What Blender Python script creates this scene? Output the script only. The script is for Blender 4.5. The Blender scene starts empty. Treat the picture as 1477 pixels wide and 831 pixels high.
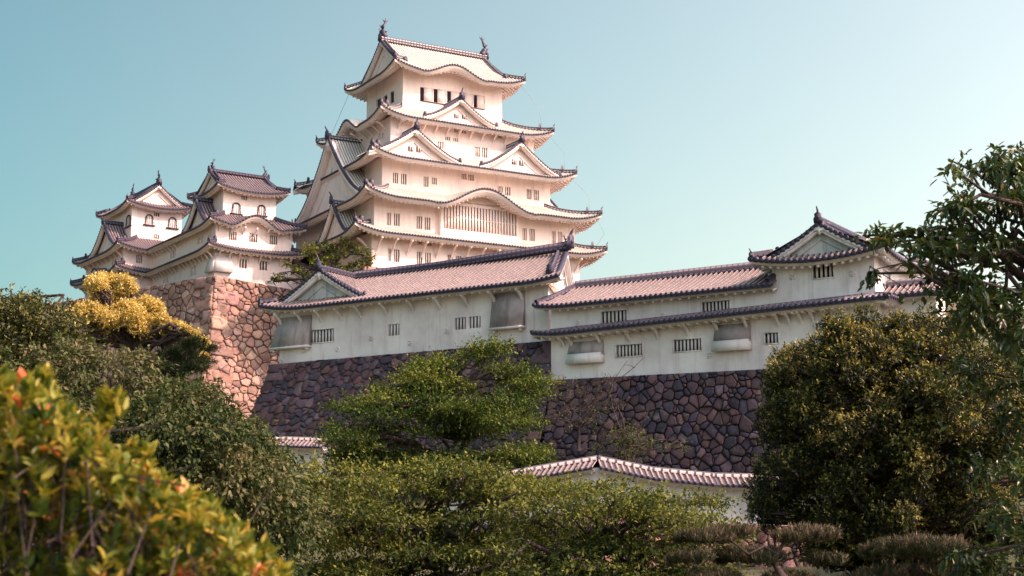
import bpy, math, random
import numpy as np
from mathutils import Vector
R = math.radians
random.seed(7); RNG = np.random.default_rng(7)
scn = bpy.context.scene
C = scn.collection

# ------------------------------------------------------------------ camera
F_PX, HOR, CX, CY = 2200.0, 790.0, 738.5, 415.5        # focal length and horizon, in px of a 1477 px wide picture
PITCH = math.atan((HOR - CY) / F_PX)
cam_d = bpy.data.cameras.new('camera'); cam = bpy.data.objects.new('camera', cam_d); C.objects.link(cam)
cam.location = (0, 0, 0); cam.rotation_euler = (R(90) + PITCH, 0, 0)
cam_d.sensor_width = 36; cam_d.lens = 36 * F_PX / 1477.0
cam_d.clip_start = 0.1; cam_d.clip_end = 6000
cam_d.dof.use_dof = True; cam_d.dof.focus_distance = 110; cam_d.dof.aperture_fstop = 8.0
scn.camera = cam

# ------------------------------------------------------------------ light
SUN_AZ, SUN_EL = 69.0, 43.0          # azimuth to the right of the direction back from the castle to the camera
to_sun = Vector((math.sin(R(SUN_AZ)) * math.cos(R(SUN_EL)), -math.cos(R(SUN_AZ)) * math.cos(R(SUN_EL)), math.sin(R(SUN_EL))))
sd = bpy.data.lights.new('sun', 'SUN'); sd.energy = 4.1; sd.angle = R(0.6); sd.color = (1.0, 0.60, 0.49)
so = bpy.data.objects.new('sun', sd); C.objects.link(so); so.rotation_euler = to_sun.to_track_quat('Z', 'Y').to_euler()
W = bpy.data.worlds.new('World'); scn.world = W; W.use_nodes = True
wn, wl = W.node_tree.nodes, W.node_tree.links
sky = wn.new('ShaderNodeTexSky'); sky.sky_type = 'NISHITA'; sky.sun_disc = False
sky.sun_elevation = R(SUN_EL); sky.sun_rotation = R(180 - SUN_AZ)
sky.air_density = 1.0; sky.dust_density = 3.5; sky.ozone_density = 1.0; sky.altitude = 0
tint = wn.new('ShaderNodeMix'); tint.data_type = 'RGBA'; tint.blend_type = 'MULTIPLY'; tint.inputs[0].default_value = 1
# tint laid over the computed sky: whiter and brighter towards the sun, deeper teal away from it
gc = wn.new('ShaderNodeTexCoord'); dp_ = wn.new('ShaderNodeVectorMath'); dp_.operation = 'DOT_PRODUCT'
dp_.inputs[1].default_value = Vector((to_sun.x, to_sun.y, 0)).normalized(); wl.new(gc.outputs['Generated'], dp_.inputs[0])
mr_ = wn.new('ShaderNodeMapRange'); mr_.inputs[1].default_value = -.72; mr_.inputs[2].default_value = -.02; wl.new(dp_.outputs['Value'], mr_.inputs[0])
tm_ = wn.new('ShaderNodeMix'); tm_.data_type = 'RGBA'; tm_.inputs[6].default_value = (.45, .70, .57, 1); tm_.inputs[7].default_value = (1.93, 1.64, 1.16, 1)
wl.new(mr_.outputs[0], tm_.inputs[0])
mr2 = wn.new('ShaderNodeMapRange'); mr2.inputs[1].default_value = .0; mr2.inputs[2].default_value = .5; wl.new(dp_.outputs['Value'], mr2.inputs[0])
tm2 = wn.new('ShaderNodeMix'); tm2.data_type = 'RGBA'; tm2.inputs[7].default_value = (1.75, 1.56, 1.50, 1); wl.new(tm_.outputs[2], tm2.inputs[6])  # adds bluish fill from the unseen sky on the sun side
wl.new(mr2.outputs[0], tm2.inputs[0]); wl.new(tm2.outputs[2], tint.inputs[7])
wl.new(sky.outputs[0], tint.inputs[6]); wl.new(tint.outputs[2], wn['Background'].inputs[0])
wn['Background'].inputs[1].default_value = 0.15
scn.view_settings.view_transform = 'Standard'; scn.view_settings.look = 'None'
scn.view_settings.gamma = 1; scn.view_settings.use_curve_mapping = False
scn.view_settings.exposure = 0.68
scn.render.resolution_x = 1024; scn.render.resolution_y = 576

# ------------------------------------------------------------------ pixel -> place
def ray(px, py):
    cx, cy = (px - CX) / F_PX, (CY - py) / F_PX
    return np.array([cx, math.cos(PITCH) - math.sin(PITCH) * cy, math.sin(PITCH) + math.cos(PITCH) * cy])
def at(px, py, D):
    d = ray(px, py); return d * (D / d[1])
class Frame:
    """a building's own axes: x to its right, y to its back, turned by th degrees"""
    def __init__(s, x, y, th, z0=0): s.x, s.y, s.th, s.z0 = x, y, R(th), z0
    def inv(s, k, o, px, py):
        """where the sight line meets the plane of side k at distance o from the centre: (u, z)"""
        d = ray(px, py); c, n = math.cos(s.th), math.sin(s.th)
        def loc(v): return np.array([c * v[0] + n * v[1], -n * v[0] + c * v[1]])
        O = loc((s.x, s.y)); D = loc(d)
        for _ in range(k): O = np.array([O[1], -O[0]]); D = np.array([D[1], -D[0]])
        t = (-o + O[1]) / D[1]
        return t * D[0] - O[0], t * d[2]
    def world(s, x, y): c, n = math.cos(s.th), math.sin(s.th); return s.x + c * x - n * y, s.y + n * x + c * y
    def local(s, X, Y): c, n = math.cos(s.th), math.sin(s.th); X -= s.x; Y -= s.y; return c * X + n * Y, -n * X + c * Y
def S(k, u, o, z):
    """side k (0 front, 1 right, 2 back, 3 left), u along it, o outward from the centre"""
    x, y = u, -o
    for _ in range(k): x, y = -y, x
    return (x + SKEW * (y - SKEW0), y, z)
SKEW, SKEW0 = 0.0, 0.0

# ------------------------------------------------------------------ materials
def new_mat(name):
    m = bpy.data.materials.new(name); m.use_nodes = True
    return m, m.node_tree.nodes, m.node_tree.links, m.node_tree.nodes['Principled BSDF']
def ramp(n, l, src, stops):
    r = n.new('ShaderNodeValToRGB'); e = r.color_ramp.elements
    while len(e) < len(stops): e.new(0.5)
    for q, (p, c) in zip(e, stops): q.position = p; q.color = (*c, 1)
    l.new(src, r.inputs[0]); return r.outputs[0]
def noise(n, l, scale, detail=4, rough=.6, vec=None, dist=0):
    t = n.new('ShaderNodeTexNoise'); t.inputs['Scale'].default_value = scale; t.inputs['Detail'].default_value = detail
    t.inputs['Roughness'].default_value = rough; t.inputs['Distortion'].default_value = dist
    if vec is not None: l.new(vec, t.inputs['Vector'])
    return t.outputs[0]
def mix(n, l, fac, a, b, mode='MIX'):
    t = n.new('ShaderNodeMix'); t.data_type = 'RGBA'; t.blend_type = mode
    for i, s in ((0, fac), (6, a), (7, b)):
        if isinstance(s, (int, float)): t.inputs[i].default_value = s
        elif isinstance(s, tuple): t.inputs[i].default_value = (*s, 1)
        else: l.new(s, t.inputs[i])
    return t.outputs[2]
def math_(n, l, op, a, b=None, clamp=False):
    t = n.new('ShaderNodeMath'); t.operation = op; t.use_clamp = clamp
    for i, s in ((0, a), (1, b)):
        if s is None: continue
        if isinstance(s, (int, float)): t.inputs[i].default_value = s
        else: l.new(s, t.inputs[i])
    return t.outputs[0]
def bump(n, l, b, h, strength, dist):
    t = n.new('ShaderNodeBump'); t.inputs['Strength'].default_value = strength; t.inputs['Distance'].default_value = dist
    l.new(h, t.inputs['Height']); l.new(t.outputs[0], b.inputs['Normal'])
def objco(n, l, sc=(1, 1, 1)):
    t = n.new('ShaderNodeTexCoord'); m = n.new('ShaderNodeMapping'); m.inputs['Scale'].default_value = sc
    l.new(t.outputs['Object'], m.inputs[0]); return m.outputs[0]

def plaster_mat(name, base, dirt, amount, streak):
    m, n, l, b = new_mat(name)
    a = noise(n, l, .35, 6, .62, objco(n, l)); s = noise(n, l, 1.0, 5, .6, objco(n, l, (2.2, 2.2, .22)))
    f = noise(n, l, 5, 5, .7, objco(n, l))
    k = math_(n, l, 'MULTIPLY', ramp(n, l, a, [(.42, (0, 0, 0)), (.72, (1, 1, 1))]), amount)
    k2 = math_(n, l, 'MULTIPLY', ramp(n, l, s, [(.5, (0, 0, 0)), (.75, (1, 1, 1))]), streak)
    c = mix(n, l, k, base, dirt); c = mix(n, l, k2, c, tuple(x * .8 for x in dirt))
    c = mix(n, l, math_(n, l, 'MULTIPLY', f, .14), c, tuple(x * .7 for x in base))
    l.new(c, b.inputs['Base Color']); b.inputs['Roughness'].default_value = .85; b.inputs['Specular IOR Level'].default_value = .2
    bump(n, l, b, f, .25, .02); return m
def tile_mat(name, rib, rib2, pan, joint, pat, sides=None):
    m, n, l, b = new_mat(name)
    uv = n.new('ShaderNodeUVMap'); sp = n.new('ShaderNodeSeparateXYZ'); l.new(uv.outputs[0], sp.inputs[0])
    fu = math_(n, l, 'FRACT', sp.outputs[0]); d = math_(n, l, 'ABSOLUTE', math_(n, l, 'SUBTRACT', fu, .5))
    isrib = math_(n, l, 'LESS_THAN', d, .26)
    side = math_(n, l, 'GREATER_THAN', d, .12 if sides else .17)  # where sides is given, shade on the rib flanks is put into the colour
    fv = math_(n, l, 'FRACT', math_(n, l, 'MULTIPLY', sp.outputs[1], 3.0))
    jn = math_(n, l, 'LESS_THAN', fv, .3)
    wn_ = n.new('ShaderNodeTexWhiteNoise'); wn_.noise_dimensions = '2D'
    cb = n.new('ShaderNodeCombineXYZ'); l.new(math_(n, l, 'FLOOR', sp.outputs[0]), cb.inputs[0])
    l.new(math_(n, l, 'FLOOR', math_(n, l, 'MULTIPLY', sp.outputs[1], 3.0)), cb.inputs[1]); l.new(cb.outputs[0], wn_.inputs[0])
    big = noise(n, l, .5, 5, .65, objco(n, l)); fine = noise(n, l, 6, 3, .6, objco(n, l))
    ribc = mix(n, l, math_(n, l, 'MULTIPLY', wn_.outputs[0], pat), rib, rib2)
    ribc = mix(n, l, math_(n, l, 'MULTIPLY', jn, .6), ribc, joint); ribc = mix(n, l, math_(n, l, 'MULTIPLY', side, .8), ribc, sides or joint)
    panc = mix(n, l, math_(n, l, 'MULTIPLY', jn, .35), pan, tuple(x * .5 for x in pan))
    c = mix(n, l, isrib, panc, ribc)
    c = mix(n, l, math_(n, l, 'MULTIPLY', ramp(n, l, big, [(.4, (0, 0, 0)), (.7, (1, 1, 1))]), .35), c, rib2)
    c = mix(n, l, math_(n, l, 'MULTIPLY', fine, .3), c, tuple(x * .45 for x in rib2))
    l.new(c, b.inputs['Base Color']); b.inputs['Roughness'].default_value = .6; return m
def plain_mat(name, col, col2=None, scale=3, rough=.7, bs=0.0, sc=(1, 1, 1)):
    m, n, l, b = new_mat(name)
    f = noise(n, l, scale, 5, .65, objco(n, l, sc))
    c = mix(n, l, ramp(n, l, f, [(.3, (0, 0, 0)), (.7, (1, 1, 1))]), col, col2 or tuple(x * .6 for x in col))
    l.new(c, b.inputs['Base Color']); b.inputs['Roughness'].default_value = rough
    if bs: bump(n, l, b, f, bs, .05)
    return m
def ridge_mat(name, dark, light):
    m, n, l, b = new_mat(name)
    uv = n.new('ShaderNodeUVMap'); sp = n.new('ShaderNodeSeparateXYZ'); l.new(uv.outputs[0], sp.inputs[0])
    fv = math_(n, l, 'FRACT', math_(n, l, 'MULTIPLY', sp.outputs[1], 3.2)); a = math_(n, l, 'LESS_THAN', fv, .42)
    fu = math_(n, l, 'FRACT', math_(n, l, 'MULTIPLY', sp.outputs[0], 2.6)); bb = math_(n, l, 'GREATER_THAN', fu, .3)
    k = math_(n, l, 'MULTIPLY', a, bb)
    f = noise(n, l, 4, 4, .6, objco(n, l))
    c = mix(n, l, k, dark, light); c = mix(n, l, math_(n, l, 'MULTIPLY', f, .4), c, dark)
    l.new(c, b.inputs['Base Color']); b.inputs['Roughness'].default_value = .6; return m
def stone_mat(name, tone):
    m, n, l, b = new_mat(name)
    at_ = n.new('ShaderNodeAttribute'); at_.attribute_name = 'col'
    a = noise(n, l, 1.6, 8, .7, objco(n, l)); g = noise(n, l, 9, 6, .75, objco(n, l))
    li = noise(n, l, .8, 5, .7, objco(n, l), 1)
    c = mix(n, l, 1.0, at_.outputs['Color'], tone, 'MULTIPLY')
    c = mix(n, l, math_(n, l, 'MULTIPLY', ramp(n, l, a, [(.35, (0, 0, 0)), (.7, (1, 1, 1))]), .55), c, tuple(x * .1 for x in tone))
    c = mix(n, l, math_(n, l, 'MULTIPLY', ramp(n, l, li, [(.58, (0, 0, 0)), (.68, (1, 1, 1))]), .3), c, (.42, .40, .36))
    c = mix(n, l, math_(n, l, 'MULTIPLY', g, .35), c, (.05, .045, .05))
    l.new(c, b.inputs['Base Color']); b.inputs['Roughness'].default_value = .9
    bump(n, l, b, math_(n, l, 'ADD', a, math_(n, l, 'MULTIPLY', g, .4)), .8, .12); return m
def leaf_mat(name, cols, trans=.35, rough=.45, spec=.4):
    """the 'col' attribute of each leaf (0..1) picks its own colour from the ramp"""
    m, n, l, b = new_mat(name)
    a = n.new('ShaderNodeAttribute'); a.attribute_name = 'col'
    sp = n.new('ShaderNodeSeparateColor'); l.new(a.outputs['Color'], sp.inputs[0])
    c = ramp(n, l, sp.outputs[0], cols)
    l.new(c, b.inputs['Base Color']); b.inputs['Roughness'].default_value = rough; b.inputs['Specular IOR Level'].default_value = spec
    t = n.new('ShaderNodeBsdfTranslucent'); l.new(mix(n, l, 1.0, c, (1.0, .95, .5), 'MULTIPLY'), t.inputs[0])
    x = n.new('ShaderNodeMixShader'); x.inputs[0].default_value = trans
    l.new(b.outputs[0], x.inputs[1]); l.new(t.outputs[0], x.inputs[2]); l.new(x.outputs[0], n['Material Output'].inputs[0]); return m

M = dict(
    plaster=plaster_mat('white_plaster', (.92, .765, .70), (.64, .55, .54), .5, .45),
    old_plaster=plaster_mat('weathered_plaster', (.83, .805, .78), (.48, .42, .43), .65, .55),
    grey_plaster=plaster_mat('shaded_stained_plaster', (.46, .42, .42), (.20, .17, .18), .9, .8),  # weathered grey that also carries the shadow on the chute panels
    stain_plaster=plaster_mat('sooty_plaster', (.60, .60, .57), (.20, .26, .28), 1.0, .9),
    keep_tile=tile_mat('plastered_roof_tile', (.68, .65, .56), (.42, .42, .40), (.17, .18, .22), (.86, .82, .72), .7),
    old_tile=tile_mat('weathered_roof_tile', (.47, .37, .34), (.17, .135, .14), (.014, .012, .024), (.58, .48, .44), .7, (.03, .025, .035)),
    shade_tile=tile_mat('shaded_roof_tile', (.12, .11, .15), (.05, .05, .08), (.018, .017, .035), (.22, .20, .24), .8),  # eave shadow on the lower roof, put into its tile colour
    brown_tile=tile_mat('brownish_roof_tile', (.40, .31, .29), (.20, .16, .17), (.04, .035, .05), (.48, .39, .37), .8, (.12, .09, .10)),
    mid_tile=tile_mat('pale_weathered_roof_tile', (.36, .29, .28), (.15, .12, .14), (.03, .026, .045), (.50, .42, .39), .8, (.08, .065, .075)),
    dark_tile=plain_mat('dark_tile', (.020, .019, .045), (.055, .048, .08), 5, .5),
    ridge=ridge_mat('ridge_tile', (.022, .021, .048), (.15, .13, .16)),
    ridge_pale=ridge_mat('plastered_ridge_tile', (.05, .05, .07), (.55, .50, .48)),
    dark=plain_mat('dark_opening', (.018, .016, .03), rough=.9),
    wood=plain_mat('dark_wood', (.07, .05, .05), rough=.8),
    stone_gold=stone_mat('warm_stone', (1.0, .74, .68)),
    stone_dark=stone_mat('shade_toned_stone', (.52, .42, .48)),  # purple shadow tone of the turret walls put into the stone colour
    bark=plain_mat('bark', (.07, .05, .045), (.025, .018, .02), 7, .9, .8, (1, 1, .25)),
    joint=plain_mat('joint_soil', (.045, .036, .042), rough=1),
    metal=plain_mat('cable', (.30, .34, .35), rough=.5),
)

# ------------------------------------------------------------------ mesh building
Z0 = {}
class MB:
    def __init__(s, many=False): s.v, s.f, s.uv, s.c, s.many, s.marks = [], [], [], [], many, []
    def mark(s): s.marks.append((len(s.v), len(s.f)))
    def add(s, vs, fs, uv=None, col=None):
        o = len(s.v); s.v.extend(vs); s.f.extend([tuple(i + o for i in f) for f in fs])
        s.uv.extend(uv if uv is not None else [(0, 0)] * len(vs)); s.c.extend([col or (1, 1, 1)] * len(vs)); return s
    def boxc(s, P):
        """8 corners, bottom ring then top ring"""
        return s.add(P, [(0, 3, 2, 1), (4, 5, 6, 7), (0, 1, 5, 4), (1, 2, 6, 5), (2, 3, 7, 6), (3, 0, 4, 7)])
    def box(s, k, u0, u1, o0, o1, z0, z1):
        return s.boxc([S(k, u0, o0, z0), S(k, u1, o0, z0), S(k, u1, o1, z0), S(k, u0, o1, z0),
                       S(k, u0, o0, z1), S(k, u1, o0, z1), S(k, u1, o1, z1), S(k, u0, o1, z1)])
    def sweep(s, path, sec, closed=True, cap=True, up=(0, 0, 1)):
        """sec(i) -> list of (side, up) offsets at path point i"""
        P = [Vector(p) for p in path]; up = Vector(up); n = len(P); rings = []; L = 0; vs = []; uv = []
        for i, p in enumerate(P):
            t = (P[min(i + 1, n - 1)] - P[max(i - 1, 0)]).normalized()
            r = t.cross(up)
            if r.length < 1e-4: r = Vector((1, 0, 0))
            r.normalize(); w = r.cross(t).normalized()
            if i: L += (p - P[i - 1]).length
            for a, b in sec(i): vs.append(tuple(p + r * a + w * b)); uv.append((L, b))
        m = len(sec(0)); fs = []
        for i in range(n - 1):
            for j in range(m if closed else m - 1):
                a, b = i * m + j, i * m + (j + 1) % m; fs.append((a, b, b + m, a + m))
        if cap and closed: fs.append(tuple(range(m))); fs.append(tuple(range((n - 1) * m, n * m)))
        return s.add(vs, fs, uv)
    def tube(s, path, rad, sides=6):
        rr = rad if isinstance(rad, (list, tuple)) else [rad] * len(path)
        cs = [(math.cos(2 * math.pi * j / sides), math.sin(2 * math.pi * j / sides)) for j in range(sides)]
        return s.sweep(path, lambda i: [(c * rr[i], d * rr[i]) for c, d in cs])
    def build(s, name, mat, parent=None, smooth=False):
        if s.many:                                      # every marked piece becomes an object of its own
            mk = s.marks + [(len(s.v), len(s.f))]; o = None
            for (a, b), (c, d) in zip(mk, mk[1:]):
                if c > a: o = link_mesh(name, np.array(s.v[a:c], dtype=np.float64), [tuple(i - a for i in f) for f in s.f[b:d]], mat, parent, np.array(s.uv[a:c]), np.array(s.c[a:c]), smooth)
            return o
        return link_mesh(name, np.array(s.v, dtype=np.float64), s.f, mat, parent, np.array(s.uv), np.array(s.c), smooth)
def link_mesh(name, v, faces, mat, parent=None, uv=None, col=None, smooth=False):
    me = bpy.data.meshes.new(name); z0 = 0
    if parent is not None: z0 = Z0.get(parent.name, 0)
    v = v.copy(); v[:, 2] -= z0
    if isinstance(faces, np.ndarray):
        n, w = faces.shape; idx = faces.ravel(); st = np.arange(n) * w; tot = np.full(n, w)
    else:
        tot = np.array([len(f) for f in faces]); idx = np.array([i for f in faces for i in f]); st = np.concatenate([[0], np.cumsum(tot)[:-1]])
    me.vertices.add(len(v)); me.vertices.foreach_set('co', v.astype(np.float32).ravel())
    me.loops.add(len(idx)); me.loops.foreach_set('vertex_index', idx.astype(np.int32))
    me.polygons.add(len(tot)); me.polygons.foreach_set('loop_start', st.astype(np.int32)); me.polygons.foreach_set('loop_total', tot.astype(np.int32))
    if uv is not None: me.uv_layers.new(name='UVMap').data.foreach_set('uv', uv[idx].astype(np.float32).ravel())
    if col is not None:
        a = me.color_attributes.new('col', 'FLOAT_COLOR', 'POINT'); a.data.foreach_set('color', np.c_[col, np.ones(len(col))].astype(np.float32).ravel())
    me.update(calc_edges=True); me.validate()
    if smooth: me.polygons.foreach_set('use_smooth', np.ones(len(tot), dtype=bool))
    me.materials.append(mat)
    o = bpy.data.objects.new(name, me); C.objects.link(o)
    if parent is not None: o.parent = parent; Z0[o.name] = z0
    return o
def thing(name, label, cat, loc=(0, 0, 0), th=0, group=None):
    o = bpy.data.objects.new(name, None); C.objects.link(o); o.location = loc; o.rotation_euler = (0, 0, R(th))
    o['label'] = label; o['category'] = cat; o.empty_display_size = .5
    if group: o['group'] = group
    Z0[o.name] = loc[2]; return o

# ------------------------------------------------------------------ roofs
PH = [(.0, 0), (.25, 0), (.29, .6), (.41, 1), (.59, 1), (.71, .6), (.75, 0)]
def zrise(ze, rise, D, c=.3): return lambda d: ze + rise * ((1 - c) * d / D + c * (d / D) ** 2)
def zfun(Z, Lu, U, bmp=None, dU=4.0, Fl=4.5, ends=(1, 1)):
    def f(u, d):
        r = max(0, 1 - (Lu - d - abs(u)) / Fl)
        if (u < 0 and not ends[0]) or (u > 0 and not ends[1]): r = 0
        z = Z(d) + U * min(r, 1.1) ** 2.3 * max(0, 1 - d / dU) ** 1.5
        if bmp:
            uc, w, B = bmp; t = (u - uc) / w
            if abs(t) < 1:
                g = .5 + .5 * math.cos(math.pi * t); zb = Z(0) - .02 + B * g + .10 * d * g
                k = .18; q = (zb - z) / k
                if q > 12: z = zb
                elif q > -12: z = z + k * math.log1p(math.exp(q)) - k * math.log(2) * max(0, 1 - abs(t) * 3 if B * g < .2 else 0)
                z -= .16 * math.exp(-((abs(t) - .93) / .16) ** 2) * max(0, 1 - d / 1.5)
            elif abs(t) < 1.3: z -= .16 * math.exp(-((abs(t) - .93) / .16) ** 2) * max(0, 1 - d / 1.5)
        return z
    return f
def sheet(mb, k, u0, u1, Wo, dm, zf, P=.34, rh=.085, n=6):
    i0, i1 = math.floor(u0 / P), math.ceil(u1 / P); cols = []
    for i in range(i0, i1):
        for ph, h in PH:
            u = (i + ph) * P
            if u0 <= u <= u1: cols.append((u, h * rh))
    cols = [(u0, 0)] + cols + [(u1, 0)]; vs = []; uv = []
    for u, h in cols:
        D = max(dm(u), .02)
        for j in range(n + 1):
            d = D * j / n; vs.append(S(k, u, Wo - d, zf(u, d) + h)); uv.append((u / P, d))
    m = n + 1; fs = [(i * m + j, (i + 1) * m + j, (i + 1) * m + j + 1, i * m + j + 1) for i in range(len(cols) - 1) for j in range(n)]
    mb.add(vs, fs, uv)
def disc_cap(mb, c, ax, r, ln, sides=6):
    c = Vector(c); ax = Vector(ax).normalized(); s = ax.cross(Vector((0, 0, 1))).normalized(); t = s.cross(ax)
    vs = []
    for q, rr in ((0, r), (ln * .8, r), (ln, r * .6)):
        for j in range(sides):
            a = 2 * math.pi * j / sides; vs.append(tuple(c + ax * q + s * math.cos(a) * rr + t * math.sin(a) * rr))
    fs = [(b * sides + j, b * sides + (j + 1) % sides, (b + 1) * sides + (j + 1) % sides, (b + 1) * sides + j) for b in range(2) for j in range(sides)]
    fs.append(tuple(range(2 * sides, 3 * sides))); mb.add(vs, fs)
def caps(mb, k, u0, u1, Wo, zf, P=.34, r=.1, drop=.1):
    ox, oy, _ = S(k, 0, 1, 0)
    for i in range(math.ceil(u0 / P - .5), math.floor(u1 / P - .5) + 1):
        u = (i + .5) * P; disc_cap(mb, S(k, u, Wo - .06, zf(u, 0) + .015), (ox, oy, -.12), r, .16)
    us = np.arange(u0, u1, .35).tolist() + [u1]; vs = []
    for u in us: z = zf(u, 0); vs += [S(k, u, Wo + .02, z + .02), S(k, u, Wo + .02, z - drop)]
    mb.add(vs, [(2 * i, 2 * i + 1, 2 * i + 3, 2 * i + 2) for i in range(len(us) - 1)])
def eave_under(mb, k, u0, u1, Wo, zf, depth, Lu=None, th=.3, bmp=None, raf=.5, rw=.16, wall_top=None, hip=(1, 1)):
    us = np.arange(u0, u1, .4).tolist() + [u1]
    def lim(u):
        if Lu is None or (u < 0 and not hip[0]) or (u > 0 and not hip[1]): return depth
        return max(.03, min(depth, Lu - abs(u)))
    vs = []; tymp = []
    for u in us:
        z = zf(u, 0); dp = lim(u); e = 0
        if bmp and abs((u - bmp[0]) / bmp[1]) < 1: e = .5 + .5 * math.cos(math.pi * (u - bmp[0]) / bmp[1])
        t2 = th + .35 * e; a = min(.3, dp * .5)
        zi = zf(u, dp) - .3 - th * .6
        vs += [S(k, u, Wo - .04, z - .05), S(k, u, Wo - .07, z - t2 * .55), S(k, u, Wo - a * .5, z - t2 * .6), S(k, u, Wo - a * .55, z - t2), S(k, u, Wo - a, z - t2 - .02), S(k, u, Wo - dp, max(zi, z - t2 - .02))]
        if e > .02 and wall_top is not None: tymp.append((u, max(zi, z - t2 - .02) + .25))
    m = 6; mb.add(vs, [(i * m + j, i * m + j + 1, (i + 1) * m + j + 1, (i + 1) * m + j) for i in range(len(us) - 1) for j in range(m - 1)])
    if tymp:
        q = []
        for u, z in tymp: q += [S(k, u, Wo - depth + .03, wall_top - .6), S(k, u, Wo - depth + .03, z)]
        mb.add(q, [(2 * i, 2 * i + 1, 2 * i + 3, 2 * i + 2) for i in range(len(tymp) - 1)])
    if raf:
        u = math.ceil(u0 / raf) * raf
        while u < u1:
            dp = lim(u)
            if dp > .5:
                za, zb = zf(u, 0) - th - .02, max(zf(u, dp) - .3 - th * .6, zf(u, 0) - th - .02)
                if bmp and abs((u - bmp[0]) / bmp[1]) < 1: za -= .35 * (.5 + .5 * math.cos(math.pi * (u - bmp[0]) / bmp[1])); zb = max(za, zb)
                h = rw * .5; P = []
                for zz, o in ((0, 0), (1, 1)):
                    pass
                a0, a1 = Wo - .28, Wo - dp
                mb.boxc([S(k, u - h, a0, za - rw), S(k, u + h, a0, za - rw), S(k, u + h, a1, zb - rw), S(k, u - h, a1, zb - rw),
                         S(k, u - h, a0, za + .02), S(k, u + h, a0, za + .02), S(k, u + h, a1, zb + .02), S(k, u - h, a1, zb + .02)])
            u += raf
def ridge_sec(w, h): return [(-w / 2, -.1), (w / 2, -.1), (w / 2, h * .62), (w * .3, h * .9), (0, h), (-w * .3, h * .9), (-w / 2, h * .62)]
def ridge(mb, path, w=.34, h=.4): mb.mark(); mb.sweep(path, lambda i: ridge_sec(w, h))
def oni(mb, p, ax, s=1.0, tip=True):
    """end tile of a ridge: shield shaped plate with shoulders, a boss and a tall finial"""
    mb.mark(); p = Vector(p); ax = Vector((ax[0], ax[1], 0)).normalized(); r = ax.cross(Vector((0, 0, 1))); U = Vector((0, 0, 1))
    out = [(-.34, -.15), (-.38, .2), (-.26, .42), (-.30, .62), (-.12, .74), (0, .82), (.12, .74), (.30, .62), (.26, .42), (.38, .2), (.34, -.15)]
    vs = [tuple(p + r * a * s + U * b * s + ax * c * s) for c in (-.08, .14) for a, b in out]; n = len(out)
    fs = [tuple(range(n)), tuple(range(n, 2 * n))] + [(i, (i + 1) % n, n + (i + 1) % n, n + i) for i in range(n)]
    mb.add(vs, fs); disc_cap(mb, p + U * .3 * s + ax * .1 * s, ax, .16 * s, .12 * s)
    if tip: mb.tube([p + U * .7 * s - ax * .02 * s, p + U * .95 * s + ax * .1 * s, p + U * 1.22 * s + ax * .28 * s], [.11 * s, .09 * s, .06 * s])
def fish(mb, p, ax, s=1.0):
    """roof dolphin: head down on the ridge, body curling up to a forked tail"""
    p = Vector(p); ax = Vector((ax[0], ax[1], 0)).normalized(); U = Vector((0, 0, 1)); r = ax.cross(U)
    pts = [(-.15, 0), (.05, .28), (.22, .62), (.18, 1.0), (.0, 1.3), (-.12, 1.55)]; rad = [.32, .34, .3, .22, .13, .07]
    path = [p + ax * a * s + U * b * s for a, b in pts]
    mb.tube(path, [q * s for q in rad], 8)
    t = path[-1]
    for d, e in ((-.42, .42), (-.05, .55), (.34, .34)):
        a = t + ax * d * s + U * e * s; w = r * .05 * s
        q = ax * .1 * s
        mb.add([tuple(t - q - w), tuple(t + q - w), tuple(a), tuple(t - q + w), tuple(t + q + w)], [(0, 1, 2), (3, 2, 4), (0, 2, 3), (1, 4, 2)])
    for i in (1, 2, 3):                                   # back fins and side fins
        c = path[i]; mb.add([tuple(c + ax * rad[i] * s * .8 - U * .1 * s), tuple(c + ax * (rad[i] + .2) * s + U * .16 * s), tuple(c + ax * rad[i] * s * .7 + U * .2 * s), tuple(c + r * .05 * s + ax * rad[i] * s * .6)], [(0, 1, 2), (0, 1, 3), (1, 2, 3)])
    for sg in (-1, 1):
        c = path[1]; mb.add([tuple(c + r * sg * .28 * s), tuple(c + r * sg * .55 * s + U * .2 * s - ax * .2 * s), tuple(c + r * sg * .28 * s + U * .25 * s)], [(0, 1, 2)])

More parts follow.
